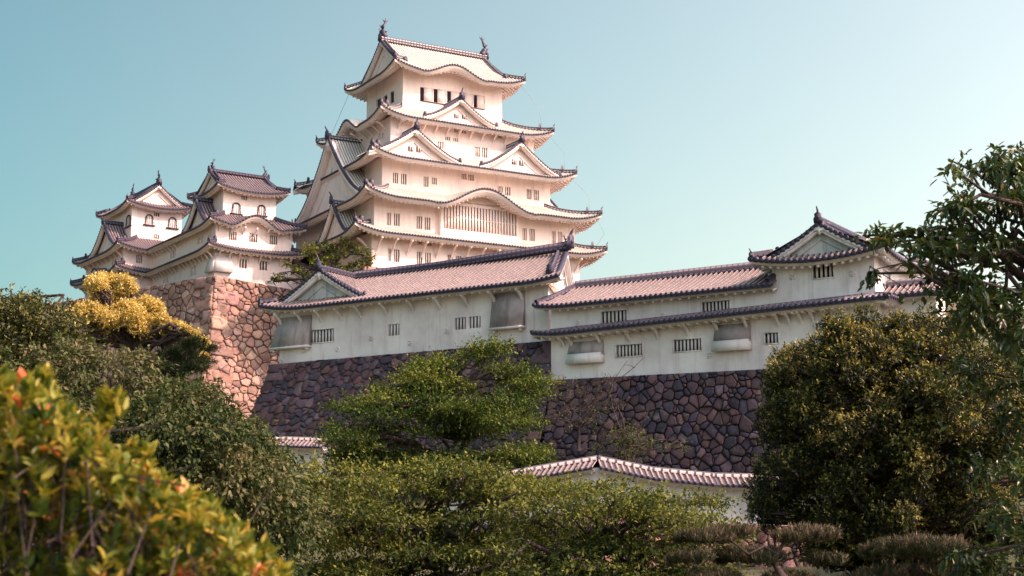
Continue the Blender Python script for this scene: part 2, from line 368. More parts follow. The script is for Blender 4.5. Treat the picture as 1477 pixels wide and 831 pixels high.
def gable_face(root, roof, k, crv, uc, o_wall, o_verge, tilem, plasterm, s=1.0, zb=None, windows=None, pend=True, r=.1, P=.36, dark_fill=None, ridge_h=.5):
    """crv: [(u, z)] left foot -> peak -> right foot of the roof line at the verge; adds verge tiles, barge board, gable wall, pendant, end tile"""
    bw = .55 * s
    pk = max(range(len(crv)), key=lambda i: crv[i][1])
    # barge boards (two tiers) under the verge
    mb = MB()
    for th0, th1, oa, ob in ((.02, bw * .55, o_verge - .02, o_verge - .42 * s), (bw * .5, bw, o_verge - .12 * s, o_verge - .5 * s)):
        vs = []
        for u, z in crv: vs += [S(k, u, oa, z - th0), S(k, u, oa, z - th1), S(k, u, ob, z - th1), S(k, u, ob, z - th0)]
        fs = []
        for i in range(len(crv) - 1):
            for a, b in ((0, 1), (1, 2), (2, 3), (3, 0)): fs.append((4 * i + a, 4 * i + b, 4 * i + 4 + b, 4 * i + 4 + a))
        fs += [(0, 1, 2, 3), tuple(4 * (len(crv) - 1) + q for q in range(4))]
        mb.add(vs, fs)
    g = mb.build('gable', plasterm, roof)
    mb = MB(); vs = []; zf = min(crv[0][1], crv[-1][1]) - .3 if zb is None else zb
    for u, z in crv: vs += [S(k, u, o_wall, min(zf, z - .02)), S(k, u, o_wall, z - .05)]
    mb.add(vs, [(2 * i, 2 * i + 2, 2 * i + 3, 2 * i + 1) for i in range(len(crv) - 1)])
    mb.v = list(mb.v); 
    # sunken field outlines: an inner moulding line
    inn = [(uc + (u - uc) * .62, zf + (z - zf) * .62) for u, z in crv]
    vs = []
    for u, z in inn: vs += [S(k, u, o_wall + .09, z), S(k, u, o_wall + .09, z - .10 * s), S(k, u, o_wall, z - .10 * s), S(k, u, o_wall, z)]
    mb.add(vs, [(4 * i + a, 4 * i + b, 4 * i + 4 + b, 4 * i + 4 + a) for i in range(len(inn) - 1) for a, b in ((0, 1), (1, 2), (3, 0))])
    w = mb.v; link_mesh('gable_wall', np.array(w), mb.f, dark_fill or plasterm, roof, np.array(mb.uv), np.array(mb.c))
    if pend:                                            # hanging ornament below the peak
        mb = MB(); zp = crv[pk][1] - bw * .7
        out = [(0, .12), (.30, .02), (.62, -.22), (.48, -.34), (.26, -.24), (.24, -.52), (.0, -.78), (-.24, -.52), (-.26, -.24), (-.48, -.34), (-.62, -.22), (-.30, .02)]
        vs = [S(k, uc + a * s * .62, o, zp + b * s * .62) for o in (o_verge - .22 * s, o_verge - .02 + .04 * s) for a, b in out]; n = len(out)
        mb.add(vs, [tuple(range(n)), tuple(range(n, 2 * n))] + [(i, (i + 1) % n, n + (i + 1) % n, n + i) for i in range(n)])
        mb.build('gable_pendant', plasterm, roof)
    # verge tiles
    mb = MB(); ox, oy, _ = S(k, 0, 1, 0); acc = 0
    for i in range(len(crv) - 1):
        a, b = crv[i], crv[i + 1]; L = math.hypot(b[0] - a[0], b[1] - a[1]); q = (P * .5 if i == 0 else q - L0); L0 = L
        while q < L:
            t = q / L; disc_cap(mb, S(k, a[0] + (b[0] - a[0]) * t, o_verge - .1, a[1] + (b[1] - a[1]) * t + .05), (ox, oy, 0), r * .95, .17); q += P
    up_ = [S(k, u, o_verge - .17, z) for u, z in crv]
    half = [up_[:pk + 1], up_[pk:]]
    for h in half:
        if len(h) > 1: mb.sweep(h, lambda i: [(-.16, -.04), (.16, -.04), (.16, .15), (0, .24), (-.16, .15)])
    mb.build('verge_tiles', M['dark_tile'], roof)
    if windows:
        for (u, z, w_, h_) in windows: window(root, k, u, z, w_, h_, o_wall + .22, 2, proud=True)
def window(root, k, u, z, w, h, o, bars=2, proud=False, frame=None, barm=None, shutter=None, label=None, horiz=0, bw=None):
    """opening set back in the wall, with its lattice as a sub-part; (u, z) is the centre, o the wall face"""
    mb = MB(); dp = .2
    mb.box(k, u - w / 2 + (.0 if not proud else .02), u + w / 2, o - dp - .05, o - dp, z - h / 2, z + h / 2)
    wo = mb.build('window', M['dark'], root)
    if label: wo['label'] = label
    lb = MB()
    if shutter: lb.box(k, u - w / 2 + w * shutter, u + w / 2 + .02, o - dp + .06, o - dp + .12, z - h / 2, z + h / 2)
    else:
        bw = bw or w / (2 * bars + 1) * (.62 if proud else .92); gap = (w - bars * bw) / (bars + 1)
        for i in range(bars):
            c = u - w / 2 + gap * (i + 1) + bw * (i + .5); lb.box(k, c - bw / 2, c + bw / 2, o - dp + .05, o - .06, z - h / 2, z + h / 2)
        for i in range(horiz):
            c = z - h / 2 + h * (i + 1) / (horiz + 1); lb.box(k, u - w / 2, u + w / 2, o - .075, o - .05, c - .03, c + .03)
    if frame:
        f = .07; e = .05 if frame else .01; a = o - dp
        for q in ((u - w / 2 - f, u - w / 2, z - h / 2 - f, z + h / 2 + f), (u + w / 2, u + w / 2 + f, z - h / 2 - f, z + h / 2 + f), (u - w / 2, u + w / 2, z + h / 2, z + h / 2 + f), (u - w / 2, u + w / 2, z - h / 2 - f, z - h / 2)):
            lb.box(k, q[0], q[1], a - .03, o + e, q[2], q[3])
    if lb.v: lb.build('shutter' if shutter else 'lattice', barm or M['plaster'], wo)
    return wo
def wall_side(mb, k, u0, u1, o, z0, z1, wins=(), dp=.2, zb=None):
    """one face of a wall with real openings; wins: (u, z, w, h)"""
    us = sorted({u0, u1, *[w[0] - w[2] / 2 for w in wins], *[w[0] + w[2] / 2 for w in wins]}); us = [u for u in us if u0 <= u <= u1]
    zs = sorted({z0, z1, *[w[1] - w[3] / 2 for w in wins], *[w[1] + w[3] / 2 for w in wins]}); zs = [z for z in zs if z0 <= z <= z1]
    for a, b in zip(us, us[1:]):
        for c, d in zip(zs, zs[1:]):
            um, zm = (a + b) / 2, (c + d) / 2
            if any(abs(um - w[0]) < w[2] / 2 and abs(zm - w[1]) < w[3] / 2 for w in wins): continue
            mb.add([S(k, a, o, c), S(k, b, o, c), S(k, b, o, d), S(k, a, o, d)], [(0, 1, 2, 3)])
    for u, z, w, h in wins:
        a, b, c, d = u - w / 2, u + w / 2, z - h / 2, z + h / 2; q = o - dp
        for e in (((a, o, c), (a, o, d), (a, q, d), (a, q, c)), ((b, o, c), (b, q, c), (b, q, d), (b, o, d)), ((a, o, c), (a, q, c), (b, q, c), (b, o, c)), ((a, o, d), (b, o, d), (b, q, d), (a, q, d))):
            mb.add([S(k, *t) for t in e], [(0, 1, 2, 3)])
def half(k, wx, wy): return (wx, wy) if k % 2 == 0 else (wy, wx)      # (half length of side k, its distance)

def skirt(root, name, wx, wy, ztip, U, inner, rise, wallx, wally, tm, bumps=None, sides=(0, 1, 2, 3), P=.34, rh=.085, th=.3, raf=.5, pm='plaster', orn=1.0, hips=(0, 1, 2, 3), rim='ridge_pale', dU=4.0, ends=None, label=None, Fl=4.5):
    """a pent roof all round a storey; eave rectangle wx, wy; reaches in by `inner`"""
    bumps = bumps or {}; Z = zrise(ztip - U, rise, inner); mb = MB(); cp = MB(); ev = MB()
    for k in sides:
        Lu, Wo = half(k, wx, wy); b = bumps.get(k); en = (ends or {}).get(k, (1, 1)); zf = zfun(Z, Lu, U, b, dU, Fl, en)
        sheet(mb, k, -Lu, Lu, Wo, lambda u: inner if (u < 0 and not en[0]) or (u > 0 and not en[1]) else min(inner, Lu - abs(u)), zf, P, rh)
        caps(cp, k, -Lu, Lu, Wo, zf, P, r=rh * 1.35, drop=.14)
        wl_ = Wo - half(k, wallx, wally)[1]
        eave_under(ev, k, -Lu, Lu, Wo, zf, wl_, Lu, th, b, raf, wall_top=Z(wl_) - .4, hip=en)
    roof = mb.build(name, M[tm], root)
    if label: roof['label'] = label
    cp.build('eave_tiles', M['dark_tile'], roof); ev.build('eaves', M[pm], roof)
    rg = MB(True); on = MB(True)
    for i in hips:                                      # corner between side i and side i+1
        sx, sy = ((1, -1), (1, 1), (-1, 1), (-1, -1))[i]; Lu = wx; zf = zfun(Z, wx, U, None, dU, Fl)
        path = [(sx * (wx - d), sy * (wy - d), zf(wx - d, d) + .08) for d in np.linspace(.0, inner, 9)]
        ridge(rg, path, .3, .34); oni(on, (sx * (wx - .05), sy * (wy - .05), path[0][2]), (sx, sy), .62 * orn)
        d = 1.25; oni(on, (sx * (wx - d), sy * (wy - d), zf(wx - d, d) + .22), (sx, sy), .8 * orn, tip=False)
    rg.build('hip_ridge', M[rim], roof); on.build('ridge_end_tile', M['dark_tile'], roof, smooth=False)
    return roof, Z
def irimoya(root, name, wx, wy, ztip, U, zr, axis, dg, wallx, wally, tm, bumps=None, P=.34, rh=.085, th=.3, raf=.5, pm='plaster', orn=1.0, rim='ridge_pale', finial='fish', ov=.75, gs=1.0, desc=True, gfill=None, fs=1.0, gwin=None, ridge_ext=0, cc=.3):
    """hip-and-gable roof; axis 'x': ridge along x; dg: how far in from the eave the gables stand"""
    bumps = bumps or {}; main = (0, 2) if axis == 'x' else (1, 3); Wm = wy if axis == 'x' else wx; Lm = wx if axis == 'x' else wy
    Z = zrise(ztip - U, zr - (ztip - U), Wm, cc); mb = MB(); cp = MB(); ev = MB(); xg = Lm - dg
    for k in range(4):
        Lu, Wo = half(k, wx, wy); b = bumps.get(k); zf = zfun(Z, Lu, U, b)
        if k in main: sheet(mb, k, -Lu, Lu, Wo, lambda u: Wo if abs(u) <= xg + ov else Lu - abs(u), zf, P, rh, 9)
        else: sheet(mb, k, -Lu, Lu, Wo, lambda u: min(dg + .1, Lu - abs(u)), zf, P, rh)
        caps(cp, k, -Lu, Lu, Wo, zf, P, r=rh * 1.35, drop=.14)
        wl_ = Wo - half(k, wallx, wally)[1]
        eave_under(ev, k, -Lu, Lu, Wo, zf, wl_, Lu, th, b, raf, wall_top=Z(wl_) - .4)
    roof = mb.build(name, M[tm], root); cp.build('eave_tiles', M['dark_tile'], roof); ev.build('eaves', M[pm], roof)
    rg = MB(True); on = MB(True)
    for sx, sy in ((1, -1), (1, 1), (-1, 1), (-1, -1)):
        zf = zfun(Z, wx, U)
        path = [(sx * (wx - d), sy * (wy - d), zf(wx - d, d) + .08) for d in np.linspace(0, dg, 7)]
        ridge(rg, path, .3, .34); oni(on, (sx * (wx - .05), sy * (wy - .05), path[0][2]), (sx, sy), .62 * orn)
    gk = (1, 3) if axis == 'x' else (0, 2)
    kk = 0 if axis == 'x' else 1
    for sgn in (-1, 1):                                 # ridges that come down the main slopes beside the gables
        for k in main:
            xx = sgn * (xg + ov - .55)
            if desc:
                path = [S(k, xx, Wm - d, Z(d) + .1) for d in np.linspace(Wm - .2, 1.35, 9)]
                ridge(rg, path, .3, .32); o1 = S(k, 0, 1, 0); oni(on, S(k, xx, Wm - 1.3, Z(1.3) + .2), o1, .85 * orn, tip=False)
    e = xg + ov + ridge_ext
    pa = [S(kk, q, 0, zr + .1) for q in (-e, e)] if axis == 'x' else [(0, q, zr + .1) for q in (-e, e)]
    ridge(rg, pa, .5, .62 * fs)
    rg.build('ridge', M[rim], roof)
    for q, sg in zip(pa, (-1, 1)):
        ax = (sg, 0) if axis == 'x' else (0, sg)
        oni(on, (q[0], q[1], q[2] + .1), ax, .95 * orn, tip=(finial != 'fish'))
        if finial == 'fish': 
            fm = MB(); fish(fm, (q[0] - ax[0] * .5, q[1] - ax[1] * .5, q[2] + .5 * fs), ax, 1.15 * fs); fm.build('ridge_fish', M['dark_tile'], roof, True)
    on.build('ridge_end_tile', M['dark_tile'], roof)
    for k in gk:
        h = Wm - dg; crv = [(u, Z(Wm - abs(u)) + .03) for u in np.linspace(-h - .3, h + .3, 25)]
        gable_face(root, roof, k, crv, 0, xg, xg + ov, tm, M[pm], gs, zb=Z(dg) - .3, dark_fill=gfill, r=rh * 1.2, windows=(gwin if k in (0, 3) else None))
    return roof, Z
def dormer(root, name, k, uc, hw, zb, zp, o_f, o_b, tm, P=.34, rh=.085, ov=.7, pm='plaster', gs=1.0, win=None, rim='ridge_pale', orn=1.0, sag=.36, gfill=None, pend=True, fin=True, rw=.36, sgs=(-1, 1), prof=None):
    """triangular gable standing on a roof slope, its ridge running back"""
    def h(t): return prof(t) if prof else zb + (zp - zb) * (1 - t - sag * t * (1 - t)) + .12 * max(0, t - .75) / .25
    mb = MB()
    for sg in sgs:
        o = o_b; cols = []; n = 10
        i0, i1 = math.floor(o_b / P), math.ceil((o_f + ov) / P)
        for i in range(i0, i1):
            for ph, hh in PH:
                q = (i + ph) * P
                if o_b <= q <= o_f + ov: cols.append((q, hh * rh))
        cols.append((o_f + ov, 0)); vs = []; uv = []
        for q, hh in cols:
            for j in range(n + 1): t = j / n; vs.append(S(k, uc + sg * hw * t, q, h(t) + hh)); uv.append((q / P, t * hw))
        mb.add(vs, [(i * (n + 1) + j, (i + 1) * (n + 1) + j, (i + 1) * (n + 1) + j + 1, i * (n + 1) + j + 1) for i in range(len(cols) - 1) for j in range(n)], uv)
    roof = mb.build(name, M[tm], root)
    rg = MB(True); ridge(rg, [S(k, uc, o_b, zp + .05), S(k, uc, o_f + ov, zp + .05)], rw, .42); rg.build('ridge', M[rim], roof)
    on = MB(True); o1 = S(k, 0, 1, 0); oni(on, S(k, uc, o_f + ov + .02, zp + .1), o1, .95 * orn, tip=fin)
    for sg in (-1, 1): oni(on, S(k, uc + sg * hw * .97, o_f + ov - .1, h(.97) + .1), (o1[0] + sg * S(k, 1, 0, 0)[0] * .5, o1[1] + sg * S(k, 1, 0, 0)[1] * .5), .6 * orn, tip=False)
    on.build('ridge_end_tile', M['dark_tile'], roof)
    crv = [(uc + hw * t, h(abs(t)) + .03) for t in np.linspace(-1, 1, 25)]
    gable_face(root, roof, k, crv, uc, o_f, o_f + ov, tm, M[pm], gs, zb=zb - .3, windows=win, dark_fill=gfill, r=rh * 1.2, pend=pend)
    return roof
def bracket(root, k, u, o, ztop, reach, drop, w=.16, mat='plaster', src=[None]):
    """curved plaster arm under the eaves"""
    mb = MB(); n = 7; pts = []
    for i in range(n):
        t = i / (n - 1); pts.append((o + reach * t, ztop - drop * (1 - t) ** 1.7 - .12))
    vs = []
    for q, z in pts: vs += [S(k, u - w / 2, q, z), S(k, u + w / 2, q, z), S(k, u + w / 2, q, z + .26), S(k, u - w / 2, q, z + .26)]
    fs = [(4 * i + a, 4 * i + b, 4 * i + 4 + b, 4 * i + 4 + a) for i in range(n - 1) for a, b in ((0, 1), (1, 2), (2, 3), (3, 0))] + [(0, 1, 2, 3), tuple(4 * (n - 1) + q for q in range(4))]
    mb.add(vs, fs); mb.build('bracket', M[mat], root)
# ================================================================== THE MAIN KEEP
K = Frame(-9.28, 175, 29.68)
def px_win(fr, k, o, x0, y0, x1, y1):
    ym, xm = (y0 + y1) / 2, (x0 + x1) / 2
    u0, u1 = fr.inv(k, o, x0, ym)[0], fr.inv(k, o, x1, ym)[0]; z0, z1 = fr.inv(k, o, xm, y1)[1], fr.inv(k, o, xm, y0)[1]
    return ((u0 + u1) / 2, (z0 + z1) / 2, abs(u1 - u0), z1 - z0)
def zz1(r): return (420 + r[0] / 3.077, 20 + r[1] / 3.077, 420 + r[2] / 3.077, 20 + r[3] / 3.077)
def zz2(r): return (420 + r[0] / 3.077, 230 + r[1] / 3.077, 420 + r[2] / 3.077, 230 + r[3] / 3.077)
def zz3(r): return (80 + r[0] / 3.6925, 220 + r[1] / 3.6925, 80 + r[2] / 3.6925, 220 + r[3] / 3.6925)
def zz4(r): return (360 + r[0] / 2.954, 350 + r[1] / 2.954, 360 + r[2] / 2.954, 350 + r[3] / 2.954)
def zz5(r): return (770 + r[0] / 2.591, 280 + r[1] / 2.591, 770 + r[2] / 2.591, 280 + r[3] / 2.591)
def walls(root, wx, wy, z0, z1, wins, mat='plaster', sides=(0, 1, 2, 3), name='wall'):
    mb = MB()
    for k in sides:
        Lu, Wo = half(k, wx, wy); wall_side(mb, k, -Lu, Lu, Wo, z0, z1, wins.get(k, ()))
    return mb.build(name, M[mat], root)
def put_wins(root, wx, wy, wins, bars=2, **kw):
    for k, ws in wins.items():
        for w in ws: window(root, k, *w, half(k, wx, wy)[1], bars, **kw)

keep = thing('castle_keep', 'tall white main castle keep with five tiers of pale tiled roofs and many gables', 'castle keep', (K.x, K.y, 28.6), 29.68)
# top storey
w1 = (6.47, 4.99)
top = [px_win(K, 0, 4.99, *zz1(r)) for r in ((572, 328, 628, 388), (632, 336, 688, 396), (692, 345, 748, 404), (752, 353, 806, 412), (810, 362, 859, 420))]
topL = [px_win(K, 3, 6.47, *zz1(r)) for r in ((378, 378, 396, 410), (409, 362, 426, 405), (437, 345, 456, 397))]
topb = [(-u, z, w, h) for u, z, w, h in top[:3]]
walls(keep, *w1, 46.6, 54.2, {0: top, 3: topL, 2: topb, 1: [(-2, 51, .8, 1.2), (0, 51, .8, 1.2), (2, 51, .8, 1.2)]})
for w in top: window(keep, 0, *w, 4.99, shutter=.34)
for w in topL: window(keep, 3, *w, 6.47, 0)
for w in topb: window(keep, 2, *w, 4.99, shutter=.34)
mb = MB(); mb.box(0, top[0][0] - top[0][2] / 2, top[2][0] + top[2][2] / 2, 4.99, 5.07, top[0][1] - top[0][3] / 2 - .1, top[0][1] - top[0][3] / 2)
mb.box(0, top[3][0] - top[3][2] / 2, top[4][0] + top[4][2] / 2, 4.99, 5.07, top[4][1] - top[4][3] / 2 - .1, top[4][1] - top[4][3] / 2); mb.build('window_sill', M['wood'], keep)
irimoya(keep, 'roof', 8.49, 7.02, 54.35, .85, 58.55, 'x', 1.9, *w1, 'keep_tile', bumps={0: (-.7, 3.9, 1.25), 2: (0, 3.9, 1.25)}, th=.4, cc=.22, gs=.9, ov=.55)
# fourth storey
w2 = (9.2, 7.7)
f2 = [px_win(K, 0, 7.7, *zz1(r)) for r in ((724, 505, 742, 526), (750, 508, 776, 530), (684, 546, 706, 562), (720, 552, 742, 567), (652, 568, 677, 598), (814, 590, 838, 635), (847, 595, 871, 639), (917, 534, 934, 552), (520, 545, 540, 575))]
f2L = [px_win(K, 3, 9.2, *zz1(r)) for r in ((386, 533, 398, 560), (402, 528, 413, 555))]
walls(keep, *w2, 41.0, 47.3, {0: f2, 3: f2L}); put_wins(keep, *w2, {0: f2, 3: f2L})
skirt(keep, 'roof', 11.11, 9.2, 48.0, .95, 4.72, 2.55, *w2, 'keep_tile', bumps={3: (-.6, 3.4, 1.5), 1: (.6, 3.4, 1.5)}, th=.4)
dormer(keep, 'gable_roof', 0, -1.0, 4.7, 47.3, 50.1, 8.3, 4.6, 'keep_tile', win=[px_win(K, 0, 8.5, *zz1(r)) for r in ((726, 444, 747, 461), (761, 448, 783, 465))], gs=.8)
dormer(keep, 'gable_roof', 2, 1.0, 4.7, 47.3, 50.1, 8.3, 4.6, 'keep_tile', gs=.8)
# third storey
w3 = (10.7, 8.9)
f3 = [px_win(K, 0, 8.9, *zz1(r)) for r in ((452, 705, 475, 752), (488, 710, 512, 757), (588, 722, 610, 768), (625, 727, 647, 757), (757, 709, 779, 735), (787, 713, 811, 740), (917, 765, 940, 792), (950, 768, 974, 806), (1046, 778, 1067, 823), (1077, 783, 1100, 828))]
walls(keep, *w3, 36.0, 42.2, {0: f3}); put_wins(keep, *w3, {0: f3})
skirt(keep, 'roof', 12.96, 11.14, 42.75, .95, 3.95, 2.1, *w3, 'keep_tile', th=.42)
for k in (0, 2):
    s_ = 1 if k == 0 else -1
    dormer(keep, 'gable_roof', k, -7.6 * s_, 5.6, 41.95, 45.2, 10.3, 7.4, 'keep_tile', win=[px_win(K, 0, 10.5, *zz1(r)) for r in ((522, 587, 546, 609), (558, 590, 581, 613))] if k == 0 else None)
    dormer(keep, 'gable_roof', k, 5.7 * s_, 5.3, 41.95, 45.5, 10.3, 7.4, 'keep_tile', win=[px_win(K, 0, 10.5, *zz1(r)) for r in ((982, 645, 1004, 667), (1015, 650, 1038, 673))] if k == 0 else None)
# second storey with the projecting lattice bay
w4 = (12.6, 11.2)
f4 = [px_win(K, 0, 11.2, *zz2(r)) for r in ((425, 236, 443, 292), (457, 240, 482, 295), (557, 252, 582, 308), (593, 257, 618, 313), (1027, 305, 1046, 359), (1058, 308, 1082, 362), (1157, 318, 1174, 372), (1185, 321, 1204, 375))]
walls(keep, *w4, 31.0, 37.4, {0: f4, 3: [(2, 34.5, .7, 1.4), (6, 34.5, .7, 1.4)]}); put_wins(keep, *w4, {0: f4})
bay = px_win(K, 0, 11.8, *zz2((677, 243, 1000, 316)))
bu0, bu1, bz0, bz1 = bay[0] - bay[2] / 2, bay[0] + bay[2] / 2, 34.25, 37.0
mb = MB(); e = .35
wall_side(mb, 0, bu0 - e, bu1 + e, 11.8, 33.2, 37.5, [((bu0 + bu1) / 2, (bz0 + bz1) / 2, bu1 - bu0, bz1 - bz0)])
for u in (bu0 - e, bu1 + e): mb.add([S(0, u, 11.1, 33.2), S(0, u, 11.8, 33.2), S(0, u, 11.8, 37.5), S(0, u, 11.1, 37.5)], [(0, 1, 2, 3)])
mb.add([S(0, bu0 - e, 11.1, 33.2), S(0, bu1 + e, 11.1, 33.2), S(0, bu1 + e, 11.8, 33.2), S(0, bu0 - e, 11.8, 33.2)], [(0, 1, 2, 3)])
# curved head above the lattice, following the undulating eave
vs = []; uu = np.linspace(-4.5, 4.5, 19)
for q in uu: vs += [S(0, (bu0 + bu1) / 2 + q, 11.8, 37.3), S(0, (bu0 + bu1) / 2 + q, 11.8, 37.35 + .95 * (.5 + .5 * math.cos(math.pi * q / 5.4)))]
mb.add(vs, [(2 * i, 2 * i + 2, 2 * i + 3, 2 * i + 1) for i in range(18)])
by = mb.build('lattice_bay', M['plaster'], keep)
window(keep, 0, (bu0 + bu1) / 2, (bz0 + bz1) / 2, bu1 - bu0, bz1 - bz0, 11.8, 24, horiz=1, bw=.245, label='long latticed window of upright bars')
r4bump = (-.1, 5.9, 2.15)
skirt(keep, 'roof', 14.77, 13.61, 37.65, .95, 4.9, 2.2, *w4, 'keep_tile', bumps={0: r4bump}, th=.42)
for k, uc in ((3, -.2), (1, .2)):                    # the two giant side gables
    dormer(keep, 'gable_roof', k, uc, 9.7, 37.6, 46.0, 12.7, 8.8, 'keep_tile', ov=.75, gs=1.9, sag=.5, rw=.5, orn=1.1)
# ground storey
w5 = (13.0, 11.5)
f5 = [px_win(K, 0, 11.5, *zz2(r)) for r in ((430, 397, 443, 452), (457, 400, 481, 456), (558, 410, 582, 467), (595, 414, 620, 470), (695, 424, 719, 480), (731, 428, 755, 484), (833, 437, 855, 493), (866, 440, 888, 496), (963, 448, 985, 504), (1000, 452, 1022, 508), (560, 362, 580, 378), (595, 372, 622, 383), (962, 403, 985, 420), (998, 412, 1018, 424))]
walls(keep, *w5, 28.6, 33.0, {0: f5}); put_wins(keep, *w5, {0: f5})
skirt(keep, 'roof', 15.7, 13.2, 33.66, .85, 3.3, 1.55, *w5, 'keep_tile', th=.42)
dormer(keep, 'gable_roof', 3, 5.1, 4.4, 33.0, 37.2, 14.3, 12.0, 'keep_tile', gs=.9, sag=.5)
dormer(keep, 'gable_roof', 1, -5.1, 4.4, 33.0, 37.2, 14.3, 12.0, 'keep_tile', gs=.9, sag=.5)
for k, n, Wo in ((0, 15, 11.5), (3, 12, 13.0), (1, 12, 13.0)):
    L_ = half(k, *w5)[0]
    for i in range(n): bracket(keep, k, -L_ + .6 + (2 * L_ - 1.2) * i / (n - 1), Wo, 32.3, 1.45, 1.35, .2)
for i in range(12): bracket(keep, 0, -8.3 + 16.6 * i / 11, 7.7, 46.75, 1.3, .8, .16)
for i in range(9): bracket(keep, 3, -6.5 + 13 * i / 8, 9.2, 46.85, 1.5, .9, .16)
# lightning conductor cables hanging past the right-hand corners
E_ = [(8.49, 7.02, 54.2), (11.11, 9.2, 47.9), (12.96, 11.14, 42.6), (14.77, 13.61, 37.5), (15.7, 13.2, 33.5)]
mb = MB(True)
for a, b in zip(E_, E_[1:]):
    mb.mark(); mb.tube([(a[0] - .4, -a[1] + .4, a[2] - .5), ((a[0] * .55 + b[0] * .45), -(a[1] * .55 + b[1] * .45), (a[2] + b[2]) / 2 - .1), (b[0] - 1.0, -b[1] + 1.0, b[2] + .4)], .014, 4)
mb.mark(); mb.tube([(-8.1, -6.6 + 13, 53.9), (-9.8, 8.2, 48.3)], .02, 4); mb.build('lightning_cable', M['metal'], keep)

# ================================================================== WEST SMALL KEEP
N = Frame(-30.9, 168, 33.7)
def kato(root, k, u, z, w, h, o):
    """bell shaped window with a dark studded frame"""
    out = []
    for i in range(13):
        t = i / 12; a = math.pi * t; x = -math.cos(a); 
        out.append((u + x * w * .42, z + h * .05 + math.sin(a) ** .8 * h * .45))
    out = [(u - w * .5, z - h * .5), (u - w * .44, z - h * .2)] + out + [(u + w * .44, z - h * .2), (u + w * .5, z - h * .5)]
    mb = MB(); mb.add([S(k, a, o + .03, b) for a, b in out], [tuple(range(len(out)))]); p = mb.build('arched_window', M['plaster'], root)
    fr = MB()
    pts = [S(k, a, o + .07, b) for a, b in out]
    fr.sweep(pts, lambda i: [(-.03, -.06), (.03, -.06), (.03, .06), (-.03, .06)], up=(S(k, 0, 1, 0)[0], S(k, 0, 1, 0)[1], .001))
    for i, (a, b) in enumerate(out):
        if i % 1 == 0: c = u + (a - u) * 1.1; d = z + (b - z) * 1.1; fr.box(k, c - .05, c + .05, o, o + .14, d - .05, d + .05)
    fr.box(k, u - w * .75, u + w * .75, o, o + .16, z - h * .5 - .14, z - h * .5)
    fr.build('window_frame', M['dark_tile'], p)
    lt = MB()
    for q in (-.26, 0, .26): lt.box(k, u + q * w - .035, u + q * w + .035, o + .031, o + .08, z - h * .48, z + h * (.42 - abs(q) * .5))
    lt.build('lattice', M['grey_plaster'], p)
nk = thing('small_keep', 'three tiered white small keep with undulating front eave, just left of the main keep', 'castle keep', (N.x, N.y, 28.2), 33.7, 'small keeps beside the main keep')
a1 = (3.15, 3.25); g1 = [px_win(N, 0, 3.25, *zz3((991, 232, 1021, 253)))]
walls(nk, *a1, 34.6, 39.2, {0: g1}); put_wins(nk, *a1, {0: g1})
for r in ((940, 272, 985, 325), (1076, 284, 1118, 335)): kato(nk, 0, *px_win(N, 0, 3.25, *zz3(r)), 3.25)
irimoya(nk, 'roof', 4.32, 4.41, 39.3, .6, 41.45, 'x', 1.15, *a1, 'mid_tile', P=.34, th=.28, gs=.6, ov=.45, orn=.65, fs=.55, rim='ridge')
a2 = (4.55, 4.8)
g2 = [px_win(N, 0, 4.8, *zz3(r)) for r in ((925, 422, 965, 467), (1033, 432, 1076, 478), (1142, 443, 1182, 490), (1035, 385, 1075, 400), (1092, 390, 1130, 404))]
g2L = [px_win(N, 3, 4.55, *zz3(r)) for r in ((816, 430, 828, 462), (757, 455, 770, 488), (774, 448, 786, 482))]
walls(nk, *a2, 31.4, 34.9, {0: g2, 3: g2L}); put_wins(nk, *a2, {0: g2, 3: g2L}, bars=3)
skirt(nk, 'roof', 5.73, 5.95, 35.05, .6, 2.75, 1.6, *a2, 'mid_tile', bumps={0: (-.25, 3.1, 1.35)}, th=.28, sides=(0, 1, 3), hips=(0, 3), ends={3: (0, 1), 1: (1, 0)}, rim='ridge', orn=.8)
dormer(nk, 'gable_roof', 3, .3, 3.6, 34.6, 37.9, 4.6, 2.9, 'mid_tile', gs=.7, orn=.7, rim='ridge', sag=.4)
g3 = [px_win(N, 0, 4.8, *zz3(r)) for r in ((980, 568, 1020, 617), (1088, 579, 1128, 627), (1040, 530, 1077, 548))]
g3L = [px_win(N, 3, 4.55, *zz3(r)) for r in ((736, 605, 750, 650), (718, 612, 732, 658))]
walls(nk, *a2, 28.2, 31.6, {0: g3, 3: g3L}); put_wins(nk, *a2, {0: g3, 3: g3L}, bars=2)
skirt(nk, 'roof', 5.83, 6.04, 32.2, .5, 1.4, .6, *a2, 'mid_tile', th=.28, sides=(0, 1, 3), hips=(0, 3), ends={3: (0, 1), 1: (1, 0)}, rim='ridge', orn=.8)
for i in range(8): bracket(nk, 0, -4.2 + 8.4 * i / 7, 4.8, 31.55, .95, .9, .14)
for i in range(9): bracket(nk, 3, -4.4 + 8.8 * i / 8, 4.55, 31.55, .95, .9, .14)
for i in range(7): bracket(nk, 0, -4.2 + 8.4 * i / 6, 4.8, 34.35, .75, .6, .12)
mb = MB(); mb.boxc([(-4.9, -5.3, 29.3), (-2.6, -5.3, 29.3), (-2.6, -4.8, 29.3), (-4.9, -4.8, 29.3), (-4.6, -4.9, 31.1), (-2.6, -4.9, 31.1), (-2.6, -4.8, 31.1), (-4.6, -4.8, 31.1)])
mb.boxc([(-5.05, -5.3, 29.3), (-4.55, -5.3, 29.3), (-4.55, -3.2, 29.3), (-5.05, -3.2, 29.3), (-4.6, -4.9, 31.1), (-4.55, -4.9, 31.1), (-4.55, -3.2, 31.1), (-4.6, -3.2, 31.1)])
mb.build('stone_drop_chute', M['old_plaster'], nk)

